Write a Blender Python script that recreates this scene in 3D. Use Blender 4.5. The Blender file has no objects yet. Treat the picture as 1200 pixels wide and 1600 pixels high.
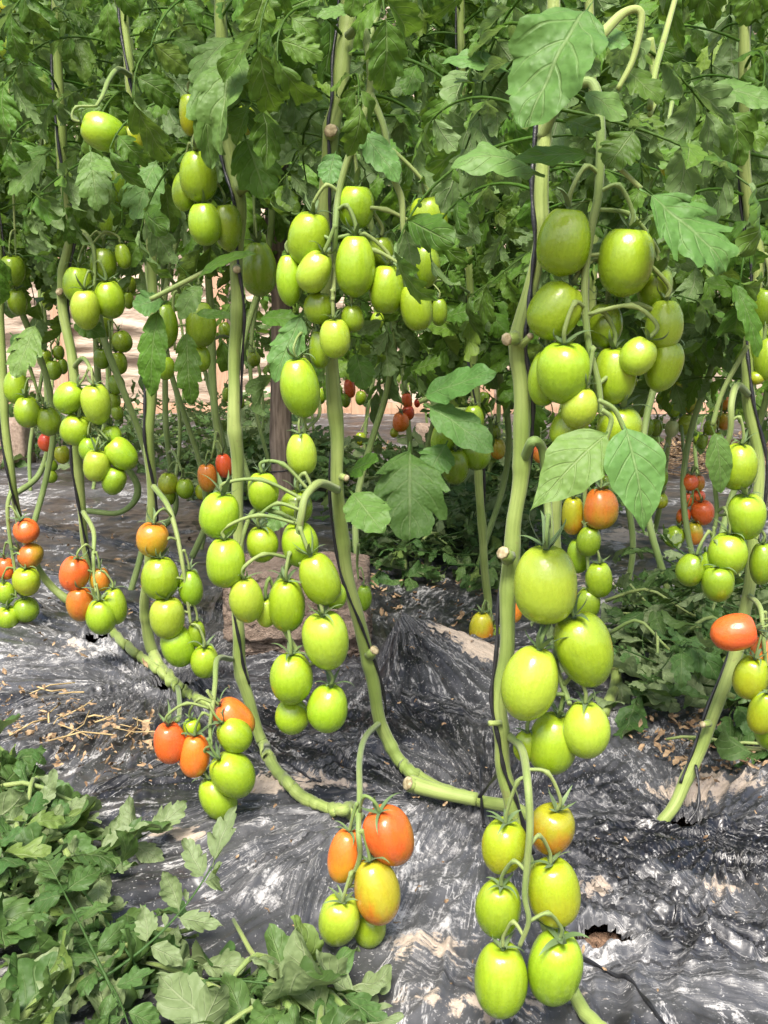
import bpy, math, random
import numpy as np
from mathutils import Vector, Matrix, Euler

# ------------------------------------------------------------------ camera, light, exposure
scene = bpy.context.scene
COL = scene.collection
CAM_H = 0.66
PITCH = math.radians(10.2)
F = 1500.0                       # focal length in pixels of the 1200 x 1600 photograph
cam_data = bpy.data.cameras.new('camera')
cam_data.sensor_fit = 'VERTICAL'
cam_data.sensor_height = 36.0
cam_data.sensor_width = 27.0
cam_data.lens = 36.0 * F / 1600.0
cam_data.clip_start = 0.02
cam_data.clip_end = 500
cam = bpy.data.objects.new('camera', cam_data)
cam.location = (0, 0, CAM_H)
cam.rotation_euler = (math.pi / 2 - PITCH, 0, 0)
COL.objects.link(cam)
scene.camera = cam

SUN_EL, SUN_AZ = math.radians(56), math.radians(190)     # azimuth clockwise from +Y
world = bpy.data.worlds.new('World')
scene.world = world
world.use_nodes = True
wn = world.node_tree
wn.nodes.clear()
sky = wn.nodes.new('ShaderNodeTexSky')
sky.sky_type = 'NISHITA'
sky.sun_disc = False
sky.sun_elevation = SUN_EL
sky.sun_rotation = SUN_AZ
sky.air_density = 1.0
sky.dust_density = 4.0
sky.ozone_density = 1.0
bg = wn.nodes.new('ShaderNodeBackground')
bg.inputs['Strength'].default_value = 0.14
wo = wn.nodes.new('ShaderNodeOutputWorld')
wn.links.new(sky.outputs[0], bg.inputs[0])
wn.links.new(bg.outputs[0], wo.inputs[0])

sun_data = bpy.data.lights.new('sun', 'SUN')
sun_data.energy = 3.6
sun_data.angle = math.radians(20)
sun_data.color = (1.0, 0.955, 0.88)
sun = bpy.data.objects.new('sun', sun_data)
sd = Vector((math.sin(SUN_AZ) * math.cos(SUN_EL), math.cos(SUN_AZ) * math.cos(SUN_EL), math.sin(SUN_EL)))
sun.rotation_euler = sd.to_track_quat('Z', 'Y').to_euler()
sun.location = sd * 20
COL.objects.link(sun)

scene.view_settings.view_transform = 'Standard'
scene.view_settings.look = 'None'
scene.view_settings.exposure = 1.14
scene.view_settings.gamma = 1
scene.view_settings.use_curve_mapping = False
scene.render.engine = 'CYCLES'
scene.cycles.max_bounces = 6
scene.cycles.diffuse_bounces = 3
scene.cycles.glossy_bounces = 2
scene.cycles.transmission_bounces = 3
scene.cycles.transparent_max_bounces = 8

RNG = random.Random(7)
NR = np.random.RandomState(11)
SP, CP = math.sin(PITCH), math.cos(PITCH)


# ------------------------------------------------------------------ helpers
def at(px, py, Y):
    """the place, at distance Y, that the photograph shows at pixel (px, py)"""
    a, b = (px - 600) / F, (800 - py) / F
    d = Vector((a, CP + b * SP, -SP + b * CP))
    return Vector((0, 0, CAM_H)) + d * (Y / d.y)


def camdist(px, py, Y):
    b = (800 - py) / F
    return Y / (CP + b * SP)


def ground_y(py):
    return CAM_H / math.tan(PITCH + math.atan((py - 800) / F))


def on_ground(px, py, z=0.0):
    a = math.tan(PITCH + math.atan((py - 800) / F))
    p = at(px, py, (CAM_H - z) / a)
    return p


class MB:
    def __init__(s):
        s.v, s.f, s.uv, s.n = [], [], [], 0

    def add(s, verts, faces, uvs=None):
        o = s.n
        s.v.extend(verts)
        s.n += len(verts)
        s.f.extend([tuple(i + o for i in fc) for fc in faces])
        s.uv.extend(uvs if uvs is not None else [(0.0, 0.0)] * len(verts))

    def mesh(s, name, mats, smooth=True):
        me = bpy.data.meshes.new(name)
        me.from_pydata([tuple(v) for v in s.v], [], s.f)
        if not isinstance(mats, (list, tuple)):
            mats = [mats]
        for m in mats:
            me.materials.append(m)
        uvl = me.uv_layers.new(name='UVMap')
        li = np.zeros(len(me.loops), dtype=np.int32)
        me.loops.foreach_get('vertex_index', li)
        uvl.data.foreach_set('uv', np.array(s.uv, dtype=np.float32)[li].ravel())
        if smooth:
            me.polygons.foreach_set('use_smooth', [True] * len(me.polygons))
        me.update()
        return me

    def build(s, name, mats, parent=None, smooth=True):
        return link(name, s.mesh(name, mats, smooth), parent)


def link(name, data, parent=None):
    o = bpy.data.objects.new(name, data)
    COL.objects.link(o)
    if parent is not None:
        o.parent = parent
        o.matrix_parent_inverse = PINV.get(parent.name, Matrix())
    return o


PINV = {}


def thing(name, loc, label, cat, group=None):
    o = bpy.data.objects.new(name, None)
    COL.objects.link(o)
    o.location = loc
    o.empty_display_size = 0.05
    PINV[o.name] = Matrix.Translation(-Vector(loc))
    return tag(o, label, cat, group)


def tag(o, label=None, cat=None, group=None, kind=None):
    if label: o['label'] = label
    if cat: o['category'] = cat
    if group: o['group'] = group
    if kind: o['kind'] = kind
    return o


def catmull(P, n):
    """smooth curve through points (tuples of any length)"""
    P = np.array(P, dtype=float)
    if len(P) == 2:
        t = np.linspace(0, 1, n + 1)[:, None]
        return P[0] * (1 - t) + P[1] * t
    Q = np.vstack([2 * P[0] - P[1], P, 2 * P[-1] - P[-2]])
    out = []
    for i in range(len(P) - 1):
        p0, p1, p2, p3 = Q[i:i + 4]
        for k in range(n):
            t = k / n
            out.append(0.5 * (2 * p1 + (p2 - p0) * t + (2 * p0 - 5 * p1 + 4 * p2 - p3) * t * t + (3 * p1 - p0 - 3 * p2 + p3) * t ** 3))
    out.append(P[-1])
    return np.array(out)


def tube(mb, pts, rad, sides=8, cap=True, flat=1.0):
    """pts: list of points, rad: radius or list; parallel-transport frames"""
    pts = [Vector(p) for p in pts]
    n = len(pts)
    if not hasattr(rad, '__len__'):
        rad = [rad] * n
    T = []
    for i in range(n):
        d = pts[min(i + 1, n - 1)] - pts[max(i - 1, 0)]
        T.append(d.normalized() if d.length > 1e-9 else Vector((0, 0, 1)))
    up = Vector((0, 1, 0)) if abs(T[0].y) < 0.9 else Vector((1, 0, 0))
    N = (up - T[0] * up.dot(T[0])).normalized()
    V, U = [], []
    L = 0
    for i in range(n):
        if i:
            L += (pts[i] - pts[i - 1]).length
            N = N - T[i] * N.dot(T[i])
            N = N.normalized() if N.length > 1e-6 else T[i].orthogonal().normalized()
        B = T[i].cross(N)
        for k in range(sides):
            a = 2 * math.pi * k / sides
            V.append(pts[i] + N * (math.cos(a) * rad[i] * flat) + B * (math.sin(a) * rad[i]))
            U.append((k / sides, L))
    Fc = []
    for i in range(n - 1):
        for k in range(sides):
            k2 = (k + 1) % sides
            Fc.append((i * sides + k, i * sides + k2, (i + 1) * sides + k2, (i + 1) * sides + k))
    if cap:
        Fc.append(tuple(reversed(range(sides))))
        Fc.append(tuple(range((n - 1) * sides, n * sides)))
    mb.add(V, Fc, U)


# vectorised value/gradient noise
def perlin(x, y, seed=0):
    x = np.asarray(x, dtype=np.float64); y = np.asarray(y, dtype=np.float64)
    xi, yi = np.floor(x).astype(np.int64), np.floor(y).astype(np.int64)
    xf, yf = x - xi, y - yi

    def h(i, j):
        n = (i * 374761393 + j * 668265263 + seed * 974634777) & 0xFFFFFFFF
        n = ((n ^ (n >> 13)) * 1274126177) & 0xFFFFFFFF
        n = (n ^ (n >> 16)) & 0xFFFF
        a = n * (2 * math.pi / 65536.0)
        return np.cos(a), np.sin(a)
    u = xf * xf * xf * (xf * (xf * 6 - 15) + 10)
    v = yf * yf * yf * (yf * (yf * 6 - 15) + 10)
    g = []
    for dx in (0, 1):
        for dy in (0, 1):
            c, s = h(xi + dx, yi + dy)
            g.append(c * (xf - dx) + s * (yf - dy))
    a = g[0] + (g[2] - g[0]) * u
    b = g[1] + (g[3] - g[1]) * u
    return (a + (b - a) * v) * 1.5


def fbm(x, y, oct=4, seed=0, gain=0.5):
    s, a, t = 0, 1, 0
    for k in range(oct):
        s = s + a * perlin(x * 2 ** k, y * 2 ** k, seed + k * 17)
        t += a
        a *= gain
    return s / t


# ------------------------------------------------------------------ materials
class Mat:
    def __init__(s, name):
        s.m = bpy.data.materials.new(name)
        s.m.use_nodes = True
        s.t = s.m.node_tree
        s.t.nodes.clear()
        s.out = s.t.nodes.new('ShaderNodeOutputMaterial')

    def n(s, typ, **kw):
        nd = s.t.nodes.new(typ)
        for k, v in kw.items():
            setattr(nd, k, v)
        return nd

    def l(s, a, b):
        s.t.links.new(a, b)

    def val(s, sock, v):
        if isinstance(v, bpy.types.NodeSocket):
            s.l(v, sock)
        else:
            sock.default_value = v

    def math(s, op, a, b=None, c=None, clamp=False):
        nd = s.n('ShaderNodeMath', operation=op, use_clamp=clamp)
        for i, q in enumerate((a, b, c)):
            if q is not None:
                s.val(nd.inputs[i], q)
        return nd.outputs[0]

    def mix(s, f, a, b):
        nd = s.n('ShaderNodeMix', data_type='RGBA')
        s.val(nd.inputs[0], f)
        s.val(nd.inputs[6], a if isinstance(a, bpy.types.NodeSocket) else (*a, 1))
        s.val(nd.inputs[7], b if isinstance(b, bpy.types.NodeSocket) else (*b, 1))
        return nd.outputs[2]

    def ramp(s, v, lo, hi):
        nd = s.n('ShaderNodeMapRange', interpolation_type='SMOOTHSTEP')
        s.val(nd.inputs[0], v)
        nd.inputs[1].default_value = lo
        nd.inputs[2].default_value = hi
        return nd.outputs[0]

    def noise(s, vec, scale, detail=3, rough=0.5, dist=0.0):
        nd = s.n('ShaderNodeTexNoise')
        if vec is not None:
            s.l(vec, nd.inputs['Vector'])
        nd.inputs['Scale'].default_value = scale
        nd.inputs['Detail'].default_value = detail
        nd.inputs['Roughness'].default_value = rough
        nd.inputs['Distortion'].default_value = dist
        return nd.outputs[0]

    def mapping(s, vec, scale=(1, 1, 1), loc=None):
        nd = s.n('ShaderNodeMapping')
        s.l(vec, nd.inputs[0])
        nd.inputs['Scale'].default_value = scale
        if loc is not None:
            s.l(loc, nd.inputs['Location'])
        return nd.outputs[0]

    def bump(s, h, strength, dist=0.01):
        nd = s.n('ShaderNodeBump')
        nd.inputs['Strength'].default_value = strength
        nd.inputs['Distance'].default_value = dist
        s.l(h, nd.inputs['Height'])
        return nd.outputs[0]

    def principled(s, color, rough, normal=None, **kw):
        p = s.n('ShaderNodeBsdfPrincipled')
        s.val(p.inputs['Base Color'], color if isinstance(color, bpy.types.NodeSocket) else (*color, 1))
        s.val(p.inputs['Roughness'], rough)
        if normal is not None:
            s.l(normal, p.inputs['Normal'])
        for k, v in kw.items():
            s.val(p.inputs[k.replace('_', ' ')], v)
        return p

    def done(s, shader):
        s.l(shader.outputs[0], s.out.inputs['Surface'])
        return s.m


def leaf_material(name, top_a, top_b, under, trans=0.28, wilt=0.0):
    M = Mat(name)
    uv = M.n('ShaderNodeTexCoord').outputs['UV']
    sep = M.n('ShaderNodeSeparateXYZ'); M.l(uv, sep.inputs[0])
    u, v = M.math('FRACT', sep.outputs[0]), sep.outputs[1]
    tone = M.math('DIVIDE', M.math('FLOOR', sep.outputs[0]), 7.0)
    av = M.math('ABSOLUTE', M.math('SUBTRACT', v, 0.5))
    av2 = M.math('MULTIPLY', av, 2.0)
    geo = M.n('ShaderNodeNewGeometry')
    info = M.n('ShaderNodeObjectInfo')
    pos = geo.outputs['Position']
    mid = M.math('SUBTRACT', 1.0, M.ramp(av2, 0.015, 0.07))
    fr = M.math('FRACT', M.math('SUBTRACT', M.math('MULTIPLY', u, 6.0), M.math('MULTIPLY', av2, 1.5)))
    sd_ = M.math('ABSOLUTE', M.math('SUBTRACT', fr, 0.5))
    side = M.math('MULTIPLY', M.math('SUBTRACT', 1.0, M.ramp(sd_, 0.02, 0.10)), M.math('SUBTRACT', 1.0, M.ramp(av2, 0.5, 1.0)))
    vein = M.math('MAXIMUM', mid, M.math('MULTIPLY', side, 0.65))
    n1 = M.noise(pos, 14, 3)
    n2 = M.noise(pos, 120, 3, 0.6)
    c = M.mix(M.math('ADD', M.math('MULTIPLY', info.outputs['Random'], 0.40), M.math('ADD', M.math('MULTIPLY', tone, 0.42), M.math('MULTIPLY', n1, 0.35)), clamp=True), top_a, top_b)
    yel = M.math('MULTIPLY', M.ramp(M.math('ADD', tone, info.outputs['Random']), 1.62, 1.9), 0.5)
    c = M.mix(yel, c, (0.20, 0.23, 0.045))
    hs = M.n('ShaderNodeHueSaturation')
    M.l(c, hs.inputs['Color'])
    M.l(M.math('ADD', 0.72, M.math('MULTIPLY', n2, 0.56)), hs.inputs['Value'])
    M.l(M.math('ADD', 0.485, M.math('MULTIPLY', info.outputs['Random'], 0.03)), hs.inputs['Hue'])
    c = M.mix(M.math('MULTIPLY', vein, 0.26), hs.outputs[0], (0.30, 0.36, 0.17))
    # worn, dry brown flecks and rims on a few of them
    br = M.math('MULTIPLY', M.ramp(M.noise(pos, 38, 4, 0.7), 0.70, 0.78), M.ramp(M.noise(pos, 3, 1), 0.50, 0.65))
    c = M.mix(M.math('MULTIPLY', br, 0.7), c, (0.20, 0.15, 0.06))
    cu = M.mix(M.math('MULTIPLY', vein, 0.35), M.mix(n1, under, tuple(x * 0.8 for x in under)), (0.36, 0.40, 0.24))
    cc = M.mix(geo.outputs['Backfacing'], c, cu)
    vor = M.n('ShaderNodeTexVoronoi', feature='SMOOTH_F1'); M.l(pos, vor.inputs['Vector']); vor.inputs['Scale'].default_value = 150
    hgt = M.math('SUBTRACT', M.math('SUBTRACT', M.math('MULTIPLY', M.noise(pos, 80, 2, 0.5), 0.5), M.math('MULTIPLY', vor.outputs['Distance'], 0.7)), M.math('MULTIPLY', vein, 0.45))
    bm = M.bump(hgt, 0.7, 0.003)
    p = M.principled(cc, 0.50, bm, Specular_IOR_Level=0.26)
    tr = M.n('ShaderNodeBsdfTranslucent')
    M.l(M.mix(0.35, cc, (0.22, 0.34, 0.03)), tr.inputs[0])
    M.l(bm, tr.inputs['Normal'])
    ms = M.n('ShaderNodeMixShader')
    ms.inputs[0].default_value = trans
    M.l(p.outputs[0], ms.inputs[1]); M.l(tr.outputs[0], ms.inputs[2])
    return M.done(ms)


def tomato_material(name, top, bottom, spot, lo=-0.35, hi=0.45, nz=0.5, side=0.0):
    M = Mat(name)
    oc = M.n('ShaderNodeTexCoord').outputs['Object']
    info = M.n('ShaderNodeObjectInfo')
    off = M.n('ShaderNodeCombineXYZ')
    for i in range(3):
        M.l(M.math('MULTIPLY', info.outputs['Random'], 37.0 + 11 * i), off.inputs[i])
    pv = M.mapping(oc, (1, 1, 1), off.outputs[0])
    sep = M.n('ShaderNodeSeparateXYZ'); M.l(oc, sep.inputs[0])
    z = sep.outputs[2]
    nbig = M.noise(pv, 2.2, 2)
    streak = M.noise(M.mapping(pv, (9, 9, 0.9)), 1.6, 3, 0.6)
    fine = M.noise(pv, 42, 2, 0.6)
    k = M.math('ADD', z, M.math('MULTIPLY', M.math('SUBTRACT', nbig, 0.5), nz))
    k = M.math('ADD', k, M.math('MULTIPLY', M.math('SUBTRACT', streak, 0.5), 0.35))
    k = M.math('ADD', k, M.math('MULTIPLY', sep.outputs[0], side))
    c = M.mix(M.ramp(k, lo, hi), bottom, top)
    hs = M.n('ShaderNodeHueSaturation')
    M.l(c, hs.inputs['Color'])
    M.l(M.math('ADD', M.math('ADD', 0.80, M.math('MULTIPLY', streak, 0.22)), M.math('MULTIPLY', info.outputs['Random'], 0.22)), hs.inputs['Value'])
    M.l(M.math('ADD', 0.493, M.math('MULTIPLY', info.outputs['Random'], 0.014)), hs.inputs['Hue'])
    c = M.mix(M.math('MULTIPLY', M.ramp(fine, 0.60, 0.78), 0.16), hs.outputs[0], spot)
    # blemishes and the corky dot at the blossom end
    bl = M.ramp(M.noise(pv, 7, 4, 0.75), 0.735, 0.775)
    c = M.mix(M.math('MULTIPLY', bl, 0.45), c, (0.20, 0.19, 0.08))
    scuff = M.math('MULTIPLY', M.ramp(M.noise(M.mapping(pv, (14, 14, 3)), 1.5, 5, 0.75), 0.60, 0.74), M.ramp(nbig, 0.5, 0.65))
    c = M.mix(M.math('MULTIPLY', scuff, 0.22), c, (0.46, 0.45, 0.26))
    dx = M.math('POWER', M.math('ADD', M.math('POWER', sep.outputs[0], 2.0), M.math('POWER', sep.outputs[1], 2.0)), 0.5)
    dot = M.math('MULTIPLY', M.math('SUBTRACT', 1.0, M.ramp(dx, 0.012, 0.04)), M.math('LESS_THAN', z, -0.3))
    c = M.mix(M.math('MULTIPLY', dot, 0.8), c, (0.16, 0.11, 0.05))
    bm = M.bump(M.noise(pv, 11, 3), 0.06, 0.02)
    rg = M.math('ADD', 0.19, M.math('ADD', M.math('MULTIPLY', M.noise(pv, 5, 4, 0.7), 0.18), M.math('MULTIPLY', scuff, 0.15)))
    p = M.principled(c, rg, bm, Specular_IOR_Level=0.6, Subsurface_Weight=0.22, Subsurface_Scale=0.006)
    p.inputs['Subsurface Radius'].default_value = (1.0, 0.8, 0.25)
    return M.done(p)


def stem_material(name, a, b, brown, rough=0.55):
    M = Mat(name)
    tc = M.n('ShaderNodeTexCoord')
    pos = M.n('ShaderNodeNewGeometry').outputs['Position']
    st = M.noise(M.mapping(tc.outputs['UV'], (18, 9, 1)), 1.0, 4, 0.65)
    n1 = M.noise(pos, 11, 3)
    c = M.mix(M.ramp(n1, 0.3, 0.7), a, b)
    c = M.mix(M.math('MULTIPLY', M.ramp(st, 0.45, 0.75), 0.55), c, tuple(x * 0.55 for x in a))
    c = M.mix(M.math('MULTIPLY', M.ramp(M.noise(pos, 45, 4, 0.7), 0.60, 0.72), 0.65), c, brown)
    bm = M.bump(M.math('ADD', st, M.math('MULTIPLY', M.noise(pos, 500, 2), 0.35)), 0.4, 0.002)
    p = M.principled(c, rough, bm, Specular_IOR_Level=0.3, Sheen_Weight=0.12, Sheen_Roughness=0.4)
    return M.done(p)


def simple_material(name, a, b, scale, rough=0.8, bump=0.4, bscale=60, bd=0.005, spec=0.3, streak=None):
    M = Mat(name)
    pos = M.n('ShaderNodeNewGeometry').outputs['Position']
    v = M.mapping(pos, streak) if streak else pos
    c = M.mix(M.ramp(M.noise(v, scale, 5, 0.65), 0.3, 0.7), a, b)
    bm = M.bump(M.noise(v, bscale, 4, 0.7), bump, bd)
    return M.done(M.principled(c, rough, bm, Specular_IOR_Level=spec))


MAT_LEAF = leaf_material('leaf_green', (0.025, 0.076, 0.007), (0.114, 0.220, 0.026), (0.165, 0.260, 0.090), 0.36)
MAT_LEAF_FAR = leaf_material('leaf_green_deep', (0.032, 0.092, 0.008), (0.136, 0.248, 0.026), (0.155, 0.255, 0.080), 0.42)
MAT_LEAF_PALE = leaf_material('leaf_pale', (0.070, 0.165, 0.032), (0.130, 0.240, 0.060), (0.205, 0.290, 0.125), 0.34)
MAT_WILT = leaf_material('leaf_wilted', (0.024, 0.066, 0.013), (0.088, 0.160, 0.042), (0.175, 0.235, 0.100), 0.28)
MAT_STEM = stem_material('stem_green', (0.165, 0.230, 0.048), (0.265, 0.325, 0.095), (0.17, 0.145, 0.06))
MAT_STEM_DARK = stem_material('stem_dark', (0.15, 0.22, 0.06), (0.21, 0.28, 0.09), (0.16, 0.14, 0.07))
MAT_STALK = stem_material('fruit_stalk_green', (0.13, 0.20, 0.05), (0.22, 0.27, 0.085), (0.19, 0.17, 0.08))
MAT_CALYX = stem_material('calyx_green', (0.075, 0.125, 0.045), (0.12, 0.175, 0.065), (0.11, 0.12, 0.05))
MAT_SCAR = simple_material('cut_scar', (0.17, 0.13, 0.06), (0.46, 0.39, 0.24), 130, 0.85, 0.5, 200, 0.002)
MAT_STRING = simple_material('black_string', (0.008, 0.008, 0.009), (0.02, 0.02, 0.022), 90, 0.38, 0.5, 150, 0.002, 0.5)
MAT_DRY = simple_material('dry_leaf', (0.10, 0.055, 0.028), (0.40, 0.28, 0.16), 70, 0.85, 0.5, 120, 0.003)
MAT_STRAW = simple_material('dry_straw', (0.26, 0.18, 0.08), (0.46, 0.36, 0.18), 30, 0.8, 0.3, 120, 0.003)
MAT_SOIL = simple_material('soil', (0.07, 0.042, 0.027), (0.27, 0.17, 0.11), 70, 0.95, 0.9, 60, 0.02)
MAT_BLOCK = simple_material('block_stone', (0.27, 0.195, 0.145), (0.47, 0.355, 0.275), 55, 0.95, 1.0, 190, 0.012)
MAT_WOOD = simple_material('weathered_wood', (0.10, 0.075, 0.058), (0.27, 0.215, 0.17), 7, 0.85, 0.7, 14, 0.006, 0.25, (14, 14, 1.2))
MAT_PLANK = simple_material('pale_plank', (0.36, 0.21, 0.13), (0.52, 0.33, 0.22), 6, 0.8, 0.5, 14, 0.005, 0.25, (12, 12, 1))
TOM = {
    'green':  tomato_material('tomato_green', (0.262, 0.380, 0.018), (0.185, 0.300, 0.009), (0.42, 0.50, 0.09)),
    'pale':   tomato_material('tomato_pale_green', (0.300, 0.400, 0.030), (0.262, 0.375, 0.024), (0.50, 0.55, 0.14)),
    'white':  tomato_material('tomato_whitish', (0.42, 0.50, 0.19), (0.47, 0.54, 0.23), (0.6, 0.64, 0.35)),
    'dark':   tomato_material('tomato_deep_green', (0.190, 0.290, 0.014), (0.150, 0.250, 0.008), (0.33, 0.40, 0.07)),
    'yg':     tomato_material('tomato_yellow_green', (0.255, 0.335, 0.013), (0.300, 0.310, 0.010), (0.5, 0.48, 0.08)),
    'yellow': tomato_material('tomato_yellow', (0.265, 0.270, 0.012), (0.42, 0.195, 0.012), (0.55, 0.42, 0.08), -.5, .3, .9, .7),
    'turn':   tomato_material('tomato_turning', (0.36, 0.33, 0.020), (0.54, 0.17, 0.018), (0.6, 0.42, 0.1), -0.55, 0.25, 1.0, .5),
    'orange': tomato_material('tomato_orange', (0.60, 0.125, 0.020), (0.47, 0.245, 0.016), (0.62, 0.3, 0.08), -.75, .15, 1.0, .6),
    'brown':  tomato_material('tomato_orange_green', (0.46, 0.135, 0.016), (0.34, 0.23, 0.014), (0.5, 0.3, 0.07), -.6, .4, 1.2, .6),
    'red':    tomato_material('tomato_red', (0.60, 0.085, 0.020), (0.56, 0.110, 0.020), (0.7, 0.25, 0.1), nz=0.8),
}
COLNAME = {'green': 'green', 'pale': 'pale green', 'white': 'whitish green', 'dark': 'deep green', 'yg': 'yellowish green', 'yellow': 'yellow',
           'turn': 'yellow turning orange', 'orange': 'orange', 'brown': 'brownish orange', 'red': 'red'}

# ------------------------------------------------------------------ ground and mulch film
PEAK = (0.035, 1.86)                       # where the film is pulled up into a tent beside the blocks
HOLES = []                                 # (x, y, r) torn planting holes
for px, py, r in ((940, 1478, 0.024), (1062, 1284, 0.026), (160, 1005, 0.035), (770, 1262, 0.02), (560, 1275, 0.014), (270, 1075, 0.03)):
    g = on_ground(px, py)
    HOLES.append((g.x, g.y, r))
C1 = on_ground(752, 1258)
C2 = on_ground(1085, 1290)
C3 = on_ground(560, 1268)
C4 = on_ground(265, 1075)


CREASES = []
for pix, hh, ww in (([(868, 1345), (985, 1385), (1100, 1440), (1195, 1478)], .020, .010), ([(880, 1375), (990, 1415), (1110, 1462), (1180, 1500)], .016, .008), ([(870, 1395), (960, 1420), (1060, 1450)], .012, .006),
                    ([(900, 1330), (1030, 1372), (1150, 1425), (1240, 1450)], .012, .009), ([(885, 1420), (1000, 1452), (1120, 1492)], .011, .006), ([(930, 1290), (1060, 1330), (1200, 1352)], .010, .008),
                    ([(1040, 1295), (1130, 1290), (1240, 1310)], .012, .008), ([(890, 1240), (980, 1262), (1040, 1280)], .008, .007), ([(890, 1530), (1010, 1490), (1130, 1488)], .008, .008),
                    ([(545, 1290), (430, 1330), (320, 1395)], .012, .008), ([(540, 1310), (450, 1360), (380, 1430)], .010, .008), ([(520, 1275), (400, 1290), (260, 1330)], .010, .007), ([(560, 1300), (500, 1370), (470, 1450)], .012, .007),
                    ([(740, 1262), (620, 1330), (520, 1400)], .010, .007), ([(700, 1290), (640, 1360), (610, 1450)], .009, .007), ([(735, 1240), (640, 1190), (540, 1165), (440, 1170)], .012, .010), ([(600, 1110), (680, 1170), (740, 1230)], .014, .008),
                    ([(600, 1130), (560, 1180), (470, 1215)], .010, .008), ([(620, 1120), (720, 1130), (800, 1150), (900, 1170)], .012, .009), ([(250, 1080), (150, 1090), (20, 1120)], .016, .010), ([(245, 1060), (130, 1040), (0, 1050)], .016, .011),
                    ([(300, 1090), (380, 1180), (420, 1200)], .010, .008), ([(230, 1100), (150, 1150), (120, 1190)], .012, .009), ([(330, 1180), (230, 1220), (150, 1250)], .010, .008), ([(420, 1230), (320, 1270), (230, 1290)], .010, .008), ([(270, 1045), (330, 980), (350, 930)], .014, .011),
                    ([(220, 960), (110, 920), (0, 905)], .020, .015), ([(280, 880), (160, 850), (60, 830)], .02, .016), ([(640, 1500), (760, 1560), (850, 1600)], .008, .008), ([(900, 1560), (1050, 1540), (1200, 1560)], .008, .010)):
    CREASES.append(([tuple(on_ground(*q).xy) for q in pix], hh, ww))


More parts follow.
